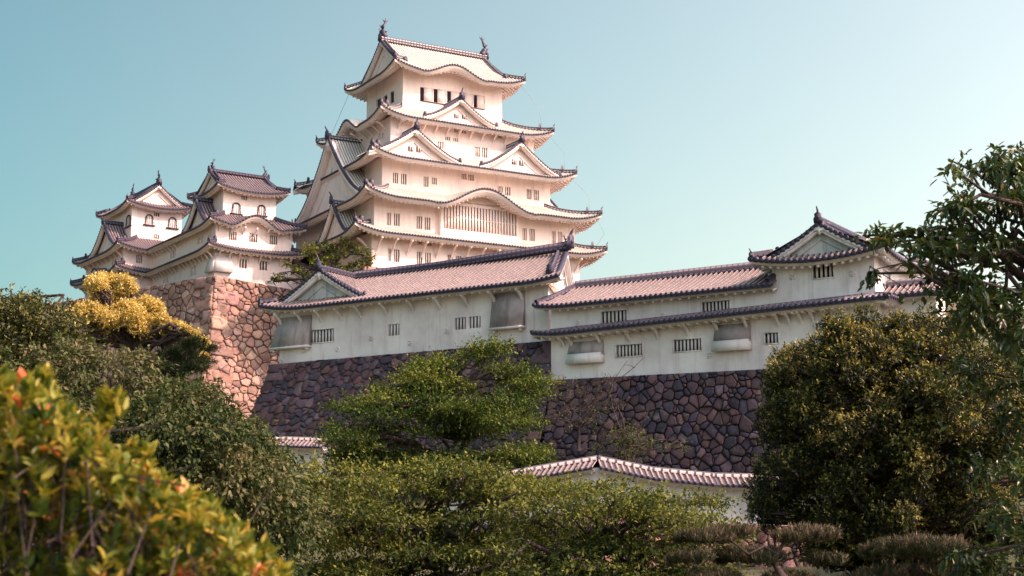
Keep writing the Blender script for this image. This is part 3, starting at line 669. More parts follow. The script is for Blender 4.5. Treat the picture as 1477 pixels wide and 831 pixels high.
# gallery behind it, leading to the far small keep
gal = thing('connecting_gallery', 'long white roofed gallery between the two small keeps', 'gallery', (*N.world(0, 9.5), 28.2), 33.7)
GL = Frame(*N.world(0, 9.5), 33.7)
for (ze, o_, inn, rise) in ((34.45, 5.73, 5.6, 2.5), (31.7, 5.83, 1.4, .6)):
    Z = zrise(ze, rise, inn); mb = MB(); cp = MB(); ev = MB(); zf = lambda u, d: Z(d)
    for k in (3, 1):
        for q in (cp, ev): q.many = True; q.mark()
        sheet(mb, k, -3.7, 3.7, o_, lambda u: inn, zf); caps(cp, k, -3.7, 3.7, o_, zf); eave_under(ev, k, -3.7, 3.7, o_, zf, o_ - 4.55, th=.28)
    rf = mb.build('roof', M['mid_tile'], gal); cp.build('eave_tiles', M['dark_tile'], rf); ev.build('eaves', M['plaster'], rf)
mb = MB(True)
gw = [px_win(GL, 3, 4.55, *zz3(r)) for r in ((704, 480, 714, 516), (625, 518, 639, 560), (611, 526, 622, 566), (664, 640, 675, 674), (590, 668, 601, 694), (573, 676, 585, 698))]
gw = [w for w in gw if abs(w[0]) < 4.4]
for k in (3, 1): mb.mark(); wall_side(mb, k, -4.75, 4.75, 4.55, 28.2, 34.4, gw if k == 3 else ())
mb.build('wall', M['plaster'], gal)
for w in gw: window(gal, 3, *w, 4.55, 1)
for i in range(8): bracket(gal, 3, -3.4 + 6.8 * i / 7, 4.55, 31.55, .95, .9, .14)
for i in range(8): bracket(gal, 3, -3.4 + 6.8 * i / 7, 4.55, 34.2, .9, .7, .14)

# ================================================================== FAR SMALL KEEP
I = Frame(-45.2, 183.3, 34)
ik = thing('small_keep', 'farthest small keep at the left, its top gable facing the viewer above two arched windows', 'castle keep', (I.x, I.y, 28.2), 34, 'small keeps beside the main keep')
b1 = (3.15, 4.4); h1 = [px_win(I, 0, 4.4, *zz3(r)) for r in ((524, 320, 554, 340), (523, 437, 551, 460))]
walls(ik, *b1, 34.6, 40.6, {0: h1}); put_wins(ik, *b1, {0: h1})
for r in ((478, 334, 520, 385), (601, 349, 645, 402)): kato(ik, 0, *px_win(I, 0, 4.4, *zz3(r)), 4.4)
kato(ik, 3, *px_win(I, 3, 3.15, *zz3((380, 338, 402, 392))), 3.15)
irimoya(ik, 'roof', 4.2, 5.44, 40.75, .6, 43.1, 'y', 1.1, *b1, 'mid_tile', th=.28, gs=.7, ov=.5, orn=.75, fs=.7, rim='ridge')
b2 = (4.75, 6.65); h2 = [px_win(I, 0, 6.65, *zz3((430, 547, 462, 590)))]
walls(ik, *b2, 31.4, 34.9, {0: h2, 3: [(3, 33.2, .5, 1.0), (-2, 33.2, .5, 1.0)]}); put_wins(ik, *b2, {0: h2}, bars=3)
skirt(ik, 'roof', 6.05, 8.0, 35.05, .65, 3.6, 2.0, *b2, 'mid_tile', th=.28, rim='ridge', orn=.8)
dormer(ik, 'gable_roof', 3, 1.6, 4.6, 34.7, 38.3, 5.0, 3.0, 'mid_tile', gs=.8, orn=.7, rim='ridge', sag=.42)
walls(ik, *b2, 28.2, 31.6, {})
skirt(ik, 'roof', 6.15, 8.1, 32.3, .6, 1.6, .8, *b2, 'mid_tile', bumps={3: (.6, 2.6, 1.2)}, th=.28, rim='ridge', orn=.8)
for i in range(9): bracket(ik, 3, -6 + 12 * i / 8, 4.75, 31.5, 1.0, .9, .14)
for i in range(6): bracket(ik, 0, -4.4 + 8.8 * i / 5, 6.65, 31.5, 1.0, .9, .14)
for i in range(9): bracket(ik, 3, -6 + 12 * i / 8, 4.75, 34.3, .9, .7, .14)

# low gallery between the near small keep and the main keep
lg = thing('low_gallery', 'low white gallery wall joining the small keep to the main keep behind the tree', 'gallery', (*N.world(8.3, -1.2), 27.0), 33.7)
LGF = Frame(*N.world(8.3, -1.2), 33.7)
q = [px_win(LGF, 0, 3.0, *zz3((1322, 636, 1350, 665)))]
mb = MB(True)
for k in (0, 2): mb.mark(); wall_side(mb, k, -4.0, 4.4, 3.0, 27.0, 31.0, q if k == 0 else ())
mb.build('wall', M['plaster'], lg); window(lg, 0, *q[0], 3.0, 3)
Z = zrise(30.75, 1.7, 3.9); zf = lambda u, d: Z(d); mb = MB(); cp = MB(); ev = MB()
for q_ in (cp, ev): q_.many = True
for k in (0, 2): cp.mark(); ev.mark(); sheet(mb, k, -3.4, 4.4, 3.9, lambda u: 3.9, zf); caps(cp, k, -3.4, 4.4, 3.9, zf); eave_under(ev, k, -3.4, 4.4, 3.9, zf, .9, th=.25)
rf = mb.build('roof', M['mid_tile'], lg); cp.build('eave_tiles', M['dark_tile'], rf); ev.build('eaves', M['plaster'], rf)
mb = MB(); ridge(mb, [(-3.4, 0, 32.5), (4.4, 0, 32.5)]); mb.build('ridge', M['ridge'], rf)

# ================================================================== LONG TURRET IN FRONT
G = Frame(*at(790, 500, 100)[:2], -33)
def loophole(root, k, u, z, o, s=.32, mat='old_plaster'):
    mb = MB(); w = .06
    for q in ((u - s / 2, u + s / 2, z - s / 2, z - s / 2 + w), (u - s / 2, u + s / 2, z + s / 2 - w, z + s / 2), (u - s / 2, u - s / 2 + w, z - s / 2 + w, z + s / 2 - w), (u + s / 2 - w, u + s / 2, z - s / 2 + w, z + s / 2 - w)):
        mb.box(k, q[0], q[1], o - .01, o + .05, q[2], q[3])
    mb.box(k, u - s / 2 + w, u + s / 2 - w, o - .01, o + .015, z - s / 2 + w, z + s / 2 - w); mb.build('loophole', M[mat], root)
def chute(root, k, u0, u1, o, z0, z1, out=.55, ledge=True, corner=None, mat='grey_plaster', lm='old_plaster'):
    mb = MB(); a = u0 - (.55 if corner else 0)
    mb.boxc([S(k, a, o + out, z0), S(k, u1, o + out, z0), S(k, u1, o - .02, z0), S(k, a, o - .02, z0), S(k, u0, o + .08, z1), S(k, u1, o + .08, z1), S(k, u1, o - .02, z1), S(k, u0, o - .02, z1)])
    c = mb.build('stone_drop_chute', M[mat], root)
    mb = MB(); mb.box(k, a - .05, u1 + .05, o, o + out + .06, z0 - .12, z0 + .02)
    for q in (a + .15, u1 - .3): mb.box(k, q, q + .16, o, o + out - .1, z0 - .3, z0 - .12)
    mb.build('ledge', M[lm], c)
YF = Frame(*G.world(-11.7, 4.0), -33)
yt = thing('long_turret', 'long low white turret on a stone wall with a triangular gable at its left end', 'turret building', (YF.x, YF.y, 12.6), -33)
yw = [px_win(YF, 0, 4.0, *zz4(r)) for r in ((258, 371, 360, 424), (591, 347, 638, 396), (873, 319, 921, 370), (934, 314, 984, 364))]
mb = MB(); wall_side(mb, 0, -11.75, 11.75, 4.0, 12.6, 17.25, yw)
for k in (3, 2): wall_side(mb, k, *((-4.0, 4.0) if k == 3 else (-8.5, 11.75)), half(k, 11.75, 4)[1], 12.6, 17.25)
mb.build('wall', M['old_plaster'], yt)
SKEW, SKEW0 = -.45, -4.0
mb = MB(); wall_side(mb, 1, -4.0, 4.0, 11.75, 12.6, 17.25); mb.build('wall', M['old_plaster'], yt)
SKEW = 0
for w, b in zip(yw, (7, 3, 3, 3)): window(yt, 0, *w, 4.0, b, frame=(b == 7), barm=M['old_plaster'])
for r in (zz4((519, 408, 0, 0)), zz4((231, 462, 0, 0)), zz4((377, 455, 0, 0)), zz4((685, 428, 0, 0)), zz4((843, 378, 0, 0)), zz4((140, 508, 0, 0))):
    u, z = YF.inv(0, 4.0, r[0], r[1]); loophole(yt, 0, u, z, 4.0)
c1 = px_win(YF, 0, 4.2, *zz4((1032, 232, 1168, 362))); chute(yt, 0, c1[0] - c1[2] / 2, c1[0] + c1[2] / 2, 4.0, c1[1] - c1[3] / 2, 17.0, .5)
c2 = px_win(YF, 0, 4.2, *zz4((125, 322, 257, 444))); chute(yt, 0, -11.75, c2[0] + c2[2] / 2, 4.0, c2[1] - c2[3] / 2, 16.9, .5, corner=True)
for x in (130, 215, 298, 382, 466, 575, 690, 803, 920, 1038, 1155):
    u, z = YF.inv(0, 4.3, 360 + x / 2.954, 440); bracket(yt, 0, u, 4.0, 17.05, .95, .75, .17, 'old_plaster')
ZE, RISE = 17.36, 2.75; Z = zrise(ZE, RISE, 5.2, .2); XL = -12.9; XD = -7.9; XR = 13.3; HW = XD - XL
mb = MB(); cp = MB(); ev = MB()
def zfy(u, d):
    r = max(0, 1 - (u - XL - d) / 4.5); return Z(d) + .5 * min(r, 1.1) ** 2.3 * max(0, 1 - d / 3.5) ** 1.5 + .25 * max(0, (u - XR + 3) / 3) ** 2 * max(0, 1 - d / 3)
def dmy(u):
    if u < XD: return max(.03, min(u - XL, 1.35))
    return max(.03, min(5.2, (XR - u) / .45)) if u > XR - 5.2 * .45 else 5.2
sheet(mb, 0, XL, XR, 5.2, dmy, zfy, .36, .13, 8)
zl = lambda u, d: zrise(ZE, RISE, HW, .2)(d) + .5 * max(0, 1 - (5.2 - d - abs(u)) / 4.5) ** 2.3 * max(0, 1 - d / 3.5) ** 1.5
sheet(mb, 3, -5.2, 5.2, -XL, lambda u: HW if abs(u) < 4.3 else 5.2 - abs(u), zl, .36, .13, 8)
zb_ = lambda u, d: Z(d)
sheet(mb, 2, -7.5, 7.9, 5.2, lambda u: 5.2, zb_, .36, .13, 8)
caps(cp, 0, XL, XR, 5.2, zfy, .36, .14, .2); caps(cp, 3, -5.2, 5.2, -XL, zl, .36, .14, .2)
eave_under(ev, 0, XL, XR, 5.2, lambda u, d: zfy(u, min(d, 1.2)), 1.2, th=.26, raf=.62, rw=.12); eave_under(ev, 3, -5.2, 5.2, -XL, zl, 1.15, 5.2, th=.26, raf=.62, rw=.12)
yr = mb.build('roof', M['old_tile'], yt); cp.build('eave_tiles', M['dark_tile'], yr); ev.build('eaves', M['old_plaster'], yr)
dormer(yt, 'gable_roof', 0, XD, 4.45, ZE + .3, ZE + RISE, 3.75, 0, 'old_tile', P=.36, rh=.13, ov=.55, gs=.85, rim='ridge', orn=.9, sgs=(1,), prof=lambda t: zrise(ZE, RISE, HW, .2)(HW - 4.45 * t), pm='old_plaster', gfill=M['stain_plaster'])
rg = MB(True); on = MB(True)
ridge(rg, [(XD, 0, ZE + RISE + .05), (0, 0, ZE + RISE + .0), (XR - 5.2 * .45 + .1, 0, ZE + RISE + .32)], .42, .55)
ridge(rg, [(XD, -.0, ZE + RISE + .05), (XD, 4.3, ZE + RISE + .05)], .36, .42)
for sy in (-1, 1):
    P_ = [(XL + d, sy * (5.2 - d), zl(sy * -1 * (5.2 - d), d) + .08) for d in np.linspace(0, 1.0, 5)]; ridge(rg, P_, .28, .3); oni(on, (XL + .05, sy * 5.15, P_[0][2]), (-1, sy), .6)
P_ = [(XR - .8 - .45 * d, -5.2 + d, Z(d) + .1) for d in np.linspace(5.0, .9, 8)]; ridge(rg, P_, .3, .34); oni(on, (XR - 1.15, -4.4, Z(.9) + .2), (-.1, -1), .75, tip=False)
oni(on, (XR - 5.2 * .45 + .15, 0, ZE + RISE + .5), (1, 0), 1.0)
fm = MB(); fish(fm, (XR - 5.2 * .45 - .3, 0, ZE + RISE + .6), (1, 0), .38); fm.build('ridge_fish', M['dark_tile'], yr, True)
rg.build('ridge', M['ridge'], yr); on.build('ridge_end_tile', M['dark_tile'], yr)
SKEW, SKEW0 = -.45, -5.2
crv = [(u, Z(5.2 - abs(u)) + .03) for u in np.linspace(-4.7, 4.7, 21)]
gable_face(yt, yr, 1, crv, 0, XR - .55, XR - .02, 'old_tile', M['old_plaster'], .8, zb=ZE - .2, P=.36, r=.13)
SKEW = 0

# ================================================================== TWO-STOREY TURRET ON THE RIGHT
BF = Frame(*G.world(11.7, 3.2), -33)
rt = thing('two_storey_turret', 'white two storey turret at the right with dark narrow middle roof and gabled end tower', 'turret building', (BF.x, BF.y, 9.8), -33)
up = [px_win(BF, 0, 4.0, *zz5(r)) for r in ((253, 437, 347, 487), (629, 401, 732, 450))]
tw = [px_win(BF, 0, 4.0, *zz5((1043, 261, 1119, 313)))]
lo = [px_win(BF, 0, 4.0, *zz5(r)) for r in ((308, 563, 405, 606), (523, 543, 626, 586), (864, 519, 913, 558), (1053, 483, 1092, 513))]
TX0, TX1 = 4.7, 11.05
mb = MB(True); mb.mark(); wall_side(mb, 0, -10.95, 11.05, 4.0, 9.8, 13.6, lo); wall_side(mb, 0, -10.95, TX0, 4.0, 13.6, 15.5, up); wall_side(mb, 0, TX0, TX1, 4.0, 13.6, 17.0, tw)
rw_ = [(1.0 - 2.2, 15.6, .9, 1.0)]
wall_side(mb, 1, -4.0, 3.0, 11.05, 9.8, 17.0, [(-1.9, 15.6, 1.1, 1.0)]); mb.mark(); wall_side(mb, 3, -4, 1.0, 10.95, 9.8, 15.5); mb.mark(); wall_side(mb, 3, -3, 4.0, -TX0, 13, 17.0); mb.mark(); wall_side(mb, 2, -11.05, 10.95, 2.9, 9.8, 15.5); mb.mark(); wall_side(mb, 2, -TX1, -TX0, 3.0, 9.8, 17.0)
mb.build('wall', M['old_plaster'], rt)
for w, b in zip(up + tw + lo, (6, 7, 4, 7, 7, 3, 3)): window(rt, 0, *w, 4.0, b, frame=True, barm=M['old_plaster'])
window(rt, 1, -1.9, 15.6, 1.1, 1.0, 11.05, 4, frame=True, barm=M['old_plaster'])
for r in ((966, 310), (1192, 297), (484, 455), (167, 483), (658, 604)):
    u, z = BF.inv(0, 4.0, 770 + r[0] / 2.591, 280 + r[1] / 2.591); loophole(rt, 0, u, z, 4.0)
for r, zt in (((127, 540, 253, 632), 13.1), ((672, 485, 804, 585), 13.4)):
    c = px_win(BF, 0, 4.3, *zz5(r)); u0, u1, z0 = c[0] - c[2] / 2, c[0] + c[2] / 2, c[1] - c[3] / 2
    chute(rt, 0, u0, u1, 4.0, z0 + .6, zt, .40); mb = MB()
    mb.boxc([S(0, u0 - .05, 4.56, z0), S(0, u1 + .05, 4.56, z0), S(0, u1 + .05, 4.0, z0), S(0, u0 - .05, 4.0, z0), S(0, u0 - .05, 4.5, z0 + .62), S(0, u1 + .05, 4.5, z0 + .62), S(0, u1 + .05, 4.0, z0 + .62), S(0, u0 - .05, 4.0, z0 + .62)])
    mb.build('chute_apron', M['old_plaster'], rt)
# lower roof (its line climbs a little to the right) and its return on the right end
zlo = lambda u, d: 13.62 + .021 * (u + 10.9) + .28 * d + .25 * max(0, (-9.2 - u) / 2.6) ** 2 * max(0, 1 - d)
mb = MB(); cp = MB(); ev = MB()
sheet(mb, 0, -11.8, 12.25, 5.15, lambda u: 1.2 if u < 11.05 else max(.02, 12.25 - u), zlo, .36, .13, 3); caps(cp, 0, -11.8, 12.25, 5.15, zlo, .36, .14, .2)
eave_under(ev, 0, -11.8, 12.25, 5.15, lambda u, d: zlo(u, min(d, .5)), 1.15, th=.24, raf=.62, rw=.12)
z1_ = lambda u, d: 14.1 + .28 * d
sheet(mb, 1, -5.15, 4.0, 12.25, lambda u: min(1.25, 5.15 + u + .02) if u < -3.9 else 1.25, z1_, .36, .13, 3); caps(cp, 1, -5.15, 4, 12.25, z1_, .36, .14, .2)
eave_under(ev, 1, -5.15, 4, 12.25, z1_, 1.15, th=.24, raf=.62, rw=.12)
rf = mb.build('lower_roof', M['shade_tile'], rt); cp.build('eave_tiles', M['dark_tile'], rf); ev.build('eaves', M['old_plaster'], rf)
rg = MB(True); ridge(rg, [(-10.95, -4.05, zlo(-10.9, 1.15)), (11.1, -4.05, zlo(11, 1.15))], .16, .16); rg.mark(); rg.tube([(12.3, -5.2, 14.15), (11.05, -3.9, 14.5)], .12); rg.build('ridge', M['ridge'], rf)
for x in (105, 135, 240, 350, 457, 570, 680, 790, 910, 950, 995, 1040, 1085):
    u, z = BF.inv(0, 4.3, 770 + x / 2.591, 480); bracket(rt, 0, u, 4.0, zlo(u, 0) - .22, .85, .65, .17, 'old_plaster')
# small roofed annex on the right end
mb = MB(); cp = MB(); ev = MB(); za = lambda u, d: 14.35 + .5 * d
for k in (0, 2): sheet(mb, k, *((11.1, 14.6) if k == 0 else (-14.6, -11.1)), 3.6 if k == 0 else -.6, lambda u: 1.5, za, .36, .13, 4)
caps(cp, 0, 11.1, 14.6, 3.6, za, .36, .14, .2); eave_under(ev, 0, 11.1, 14.6, 3.6, za, .7, th=.24, raf=.62, rw=.12)
rf = mb.build('annex_roof', M['old_tile'], rt); cp.build('eave_tiles', M['dark_tile'], rf); ev.build('eaves', M['old_plaster'], rf)
rg = MB(True); ridge(rg, [(11.1, -2.1, 15.1), (14.7, -2.1, 15.1)], .36, .4); rg.build('ridge', M['ridge'], rf); on = MB(True); oni(on, (14.7, -2.1, 15.2), (1, 0), .7); on.build('ridge_end_tile', M['dark_tile'], rf)
mb = MB(); wall_side(mb, 0, 11.05, 14.2, 2.9, 9.8, 14.5); wall_side(mb, 1, -2.9, -1.2, 14.2, 9.8, 14.7); mb.build('annex_wall', M['old_plaster'], rt)
# upper roof
zu = lambda u, d: 15.47 + zrise(0, 1.75, 3.7, .2)(d) + .012 * 0 + .2 * max(0, (-9.4 - u) / 2.4) ** 2 * max(0, 1 - d / 2)
mb = MB(); cp = MB(); ev = MB()
sheet(mb, 0, -11.7, 5.0, 4.9, lambda u: min(3.7, max(.02, (u + 11.7) / .27)), zu, .36, .13, 6); sheet(mb, 2, -4.8, 10.7, 3.0, lambda u: 3.0, lambda u, d: 15.47 + 1.75 * d / 4.2 + .5, .36, .13, 3)
caps(cp, 0, -11.7, 5.0, 4.9, zu, .36, .14, .2); eave_under(ev, 0, -11.7, 5.0, 4.9, zu, .9, th=.24, raf=.62, rw=.12)
rf = mb.build('upper_roof', M['old_tile'], rt); cp.build('eave_tiles', M['dark_tile'], rf); ev.build('eaves', M['old_plaster'], rf)
rg = MB(True); ridge(rg, [(-10.7, -1.2, 17.2), (TX0, -1.2, 17.2)], .4, .5); ridge(rg, [(-11.6, -4.75, zu(-11.6, .1) + .05), (-11.2, -3.0, zu(-11.2, 1.9) + .08), (-10.7, -1.3, 17.2)], .3, .3); ridge(rg, [(TX0 + .05, -4.9, zu(4.5, 0) + .05), (TX0 + .05, -1.2, 17.25)], .34, .34)
rg.build('ridge', M['ridge'], rf)
mb = MB(); mb.add([(-10.95, -4, 15.3), (-10.95, 2.9, 15.3), (-10.95, -1.2, 17.2)], [(0, 1, 2)]); mb.build('gable_wall', M['old_plaster'], rf)
# tower roof: its own frame so that it sits over the tower, gable to the front
def offs(o, dx, dy):
    for ob in [o] + list(o.children):
        co = np.empty(len(ob.data.vertices) * 3, dtype=np.float32); ob.data.vertices.foreach_get('co', co); co[0::3] += dx; co[1::3] += dy; ob.data.vertices.foreach_set('co', co); ob.data.update()
rfT, _ = irimoya(rt, 'tower_roof', 4.15, 4.5, 17.1, .45, 18.85, 'y', 1.05, 3.17, 3.5, 'old_tile', P=.36, rh=.13, th=.26, raf=.5, pm='old_plaster', orn=.75, rim='ridge', finial='oni', ov=.45, gs=.75, gfill=M['stain_plaster'], fs=.7)
offs(rfT, (TX0 + TX1) / 2, -.5)
# ================================================================== STONE WALLS
def clip(poly, a, b, c):
    """keep the side of the line a*x + b*y <= c"""
    out = []
    for i in range(len(poly)):
        p, q = poly[i], poly[(i + 1) % len(poly)]; dp, dq = a * p[0] + b * p[1] - c, a * q[0] + b * q[1] - c
        if dp <= 0: out.append(p)
        if dp * dq < 0: t = dp / (dp - dq); out.append((p[0] + (q[0] - p[0]) * t, p[1] + (q[1] - p[1]) * t))
    return out
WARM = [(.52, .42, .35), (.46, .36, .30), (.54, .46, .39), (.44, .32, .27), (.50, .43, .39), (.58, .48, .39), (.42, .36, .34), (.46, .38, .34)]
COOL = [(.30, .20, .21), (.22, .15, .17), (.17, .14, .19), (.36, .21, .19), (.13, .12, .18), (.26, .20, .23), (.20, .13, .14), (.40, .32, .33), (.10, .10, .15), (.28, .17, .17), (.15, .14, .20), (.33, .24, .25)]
def stones(mb, L, H, M_, size, pal, rng, s0=0, sq=.78, skipL=0, skipR=0, bulge=.16, qh=.95, quoinL=False, quoinR=False, small=.25):
    nx, ny = max(2, int(L / size)), max(2, int(H / (size * sq))); dx, dy = L / nx, H / ny; P = {}
    for i in range(-1, nx + 1):
        for j in range(-1, ny + 1):
            if rng.random() < .12: continue
            if rng.random() < .42: P[i, j, 1] = ((i + .5 + (.5 if j % 2 else 0) + rng.uniform(-.5, .5)) * dx, (j + .5 + rng.uniform(-.5, .5)) * dy, -.16 * dx * dx)
            P[i, j, 0] = ((i + .5 + (.5 if j % 2 else 0) + rng.uniform(-.44, .44)) * dx, (j + .5 + rng.uniform(-.42, .42)) * dy, rng.uniform(-.22, .22) * dx * dx)
    def stone(poly, h, col, flat=False):
        n = len(poly)
        if n < 3: return
        cx, cy = sum(p[0] for p in poly) / n, sum(p[1] for p in poly) / n
        A = abs(sum(poly[i][0] * poly[(i + 1) % n][1] - poly[(i + 1) % n][0] * poly[i][1] for i in range(n))) / 2
        if A < .02: return
        # round the outline: every corner becomes two points
        q = []
        for i in range(n):
            a, b = poly[i], poly[(i + 1) % n]; f = .07 if flat else rng.uniform(.06, .17)
            j_ = 0 if flat else rng.uniform(-.02, .075); mx, my = (a[0] + b[0]) / 2, (a[1] + b[1]) / 2
            q += [(a[0] + (b[0] - a[0]) * f, a[1] + (b[1] - a[1]) * f), (mx + (cx - mx) * j_, my + (cy - my) * j_), (b[0] - (b[0] - a[0]) * f, b[1] - (b[1] - a[1]) * f)]
        r = math.sqrt(A); tx, ty = rng.uniform(-.2, .2), rng.uniform(-.15, .24); g = .014 / r + .006; n = len(q); vs = []
        lo_ = rng.uniform(-.03, .05)
        for k_, d in ((g * .4, -.13), (g, -.02), (g + .055 / max(r, .4), h * .7), (.32, h)):
            for x, y in q:
                X, Y = cx + (x - cx) * (1 - k_), cy + (y - cy) * (1 - k_); dd = d
                if d > 0: dd = d + lo_ + tx * (X - cx) + ty * (Y - cy) + rng.uniform(-.045, .045) * r
                vs.append(M_(X, Y, dd))
        fs = [(b * n + i, b * n + (i + 1) % n, (b + 1) * n + (i + 1) % n, (b + 1) * n + i) for b in range(3) for i in range(n)] + [tuple(range(3 * n, 4 * n))]
        mb.add(vs, fs, col=col)
    def shade():
        c = pal[rng.integers(len(pal))]; f = rng.uniform(.6, 1.3); return tuple(min(.7, x * f * rng.uniform(.95, 1.05)) for x in c)
    for (i, j, m_), p in P.items():
        poly = [(0, 0), (L, 0), (L, H), (0, H)]
        x0, x1, y0, y1 = p[0] - 2 * dx, p[0] + 2 * dx, p[1] - 2 * dy, p[1] + 2 * dy
        for a, b, c in ((-1, 0, -x0), (1, 0, x1), (0, -1, -y0), (0, 1, y1)): poly = clip(poly, a, b, c)
        for di in range(-2, 3):
            for dj in range(-2, 3):
              for e_ in (0, 1):
                qn = P.get((i + di, j + dj, e_))
                if qn is None or qn is p or len(poly) < 3: continue
                a, b = qn[0] - p[0], qn[1] - p[1]; poly = clip(poly, 2 * a, 2 * b, qn[0] ** 2 + qn[1] ** 2 - p[0] ** 2 - p[1] ** 2 + p[2] - qn[2])
        if len(poly) >= 3: stone(poly, bulge * rng.uniform(.6, 1.4), shade())
    for flag, side in ((quoinL, 0), (quoinR, 1)):
        if not flag: continue
        y = 0; i = flag - 1
        while y < H:
            h = qh * rng.uniform(.85, 1.15); ln = (2.1 if i % 2 else 1.1) * rng.uniform(.9, 1.1) * qh / .95
            a, b = (0, ln) if side == 0 else (L - ln, L); y1 = min(H, y + h)
            if y1 - y > .2: stone([(a, y + .02), (b, y + .02 + rng.uniform(-.04, .04)), (b + rng.uniform(-.1, .1) * (side == 0), y1), (a, y1)], .22, shade(), True)
            y += h; i += 1
def stone_face(mb, back, p0, p1, zt0, zt1, zb, bat, nrm, eL, eR, size, pal, seed, **kw):
    rng = np.random.default_rng(seed); p0, p1 = np.array(p0, float), np.array(p1, float); L = float(np.linalg.norm(p1 - p0)); d = (p1 - p0) / L; H = max(zt0, zt1) - zb; n = np.array(nrm)
    def M_(s, t, dep):
        f = s / L; b = bat(t); q = p0 + d * s + n * (b + dep) + d * (-eL * (b + dep * .9) * max(0, 1 - f) ** (1 if abs(dep) < 1 else 1) + eR * (b + dep * .9) * f)
        return (q[0], q[1], zt0 + (zt1 - zt0) * f - t)
    stones(mb, L, H, M_, size, pal, rng, **kw)
    nn = 8; vs = [M_(L * i, H * j / nn, -.10) for j in range(nn + 1) for i in (0, 1)]
    back.add(vs, [(2 * j, 2 * j + 1, 2 * j + 3, 2 * j + 2) for j in range(nn)])
def stone_wall(name, label, faces, mat, base, group=None, top=None):
    t = thing(name, label, 'stone wall', base, 0, group)
    for f in faces:
        mb, bk = MB(), MB(); stone_face(mb, bk, *f[0], **f[1])
        for m in (mb, bk): m.v = [(p[0] - base[0], p[1] - base[1], p[2]) for p in m.v]
        s_ = mb.build('stone_face', M[mat], t); bk.build('core', M['joint'], s_)
    if top: mb = MB(); mb.add([(p[0] - base[0], p[1] - base[1], p[2]) for p in top], [tuple(range(len(top)))]); mb.build('top', M['joint'], t)
    return t
def dirs(th): th = R(th); return np.array([math.cos(th), math.sin(th)]), np.array([math.sin(th), -math.cos(th)])
# great sunlit corner under the small keeps
a_, n_ = dirs(34); al, nl = np.array([-math.cos(R(38)), math.sin(R(38))]), np.array([-math.sin(R(38)), -math.cos(R(38))])
c0 = np.array([-31.66, 160.0]); bt = lambda t: .10 * t + .007 * t * t
stone_wall('castle_stone_wall', 'tall sunlit stone wall corner below the small keeps, its right face bright, left face shaded', [
    ((c0, c0 + a_ * 30, 28.6, 26.4, 6.0, bt, n_, .727, 0, .80, WARM, 3), dict(quoinL=1, bulge=.2, sq=.85, qh=1.35)),
    ((c0 + al * 46, c0, 28.3, 28.6, 8.0, bt, nl, 0, .727, 1.0, WARM, 4), dict(quoinR=2, bulge=.18, sq=.66, qh=1.35))], 'stone_gold', (*c0, 6))
kx = Frame(K.x, K.y, 29.68)
def kp(x, y): return np.array(kx.world(x, y))
ka, kn = dirs(29.68)
stone_wall('keep_stone_wall', 'pale stone base directly under the main keep', [
    ((kp(-13.7, -12.0), kp(13.7, -12.0), 29.2, 29.2, 18.0, lambda t: .25 * t, kn, 1, 1, 1.2, WARM, 5), dict(quoinL=1, quoinR=1)),
    ((kp(-13.7, 12.5), kp(-13.7, -12.0), 29.2, 29.2, 18.0, lambda t: .25 * t, -ka, 1, 1, 1.2, WARM, 6), dict(quoinR=2)),
    ((kp(13.7, -12.0), kp(13.7, 12.5), 29.2, 29.2, 18.0, lambda t: .25 * t, ka, 1, 1, 1.2, WARM, 7), dict(quoinL=2))], 'stone_gold', (*kp(0, 0), 18),
    top=[(*kp(-13.7, -12.0), 29.1), (*kp(13.7, -12.0), 29.1), (*kp(13.7, 12.5), 29.1), (*kp(-13.7, 12.5), 29.1)])
def gp(x, y): return np.array(G.world(x, y))
ga, gn = dirs(-33)
by_ = lambda t: .24 * t + .008 * t * t
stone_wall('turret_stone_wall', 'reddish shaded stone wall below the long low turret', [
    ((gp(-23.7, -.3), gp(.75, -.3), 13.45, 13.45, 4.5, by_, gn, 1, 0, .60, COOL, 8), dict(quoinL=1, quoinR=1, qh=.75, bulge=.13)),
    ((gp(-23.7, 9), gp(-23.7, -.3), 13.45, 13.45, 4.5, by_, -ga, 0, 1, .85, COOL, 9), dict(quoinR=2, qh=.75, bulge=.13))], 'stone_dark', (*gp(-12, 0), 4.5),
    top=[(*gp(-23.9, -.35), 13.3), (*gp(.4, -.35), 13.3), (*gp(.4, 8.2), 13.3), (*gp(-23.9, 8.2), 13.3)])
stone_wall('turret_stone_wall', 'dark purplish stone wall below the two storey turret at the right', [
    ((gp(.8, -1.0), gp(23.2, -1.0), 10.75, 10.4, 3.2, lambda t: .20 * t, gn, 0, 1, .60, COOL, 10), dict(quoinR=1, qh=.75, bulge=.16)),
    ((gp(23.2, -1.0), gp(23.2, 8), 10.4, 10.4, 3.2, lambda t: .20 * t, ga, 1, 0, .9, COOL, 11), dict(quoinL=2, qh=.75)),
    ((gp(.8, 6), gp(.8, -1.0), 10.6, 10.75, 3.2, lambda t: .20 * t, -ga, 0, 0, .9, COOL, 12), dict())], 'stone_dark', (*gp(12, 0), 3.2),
    top=[(*gp(.7, -1.05), 10.25), (*gp(23.2, -1.05), 10.25), (*gp(23.2, 7.5), 10.25), (*gp(.7, 7.5), 10.25)])

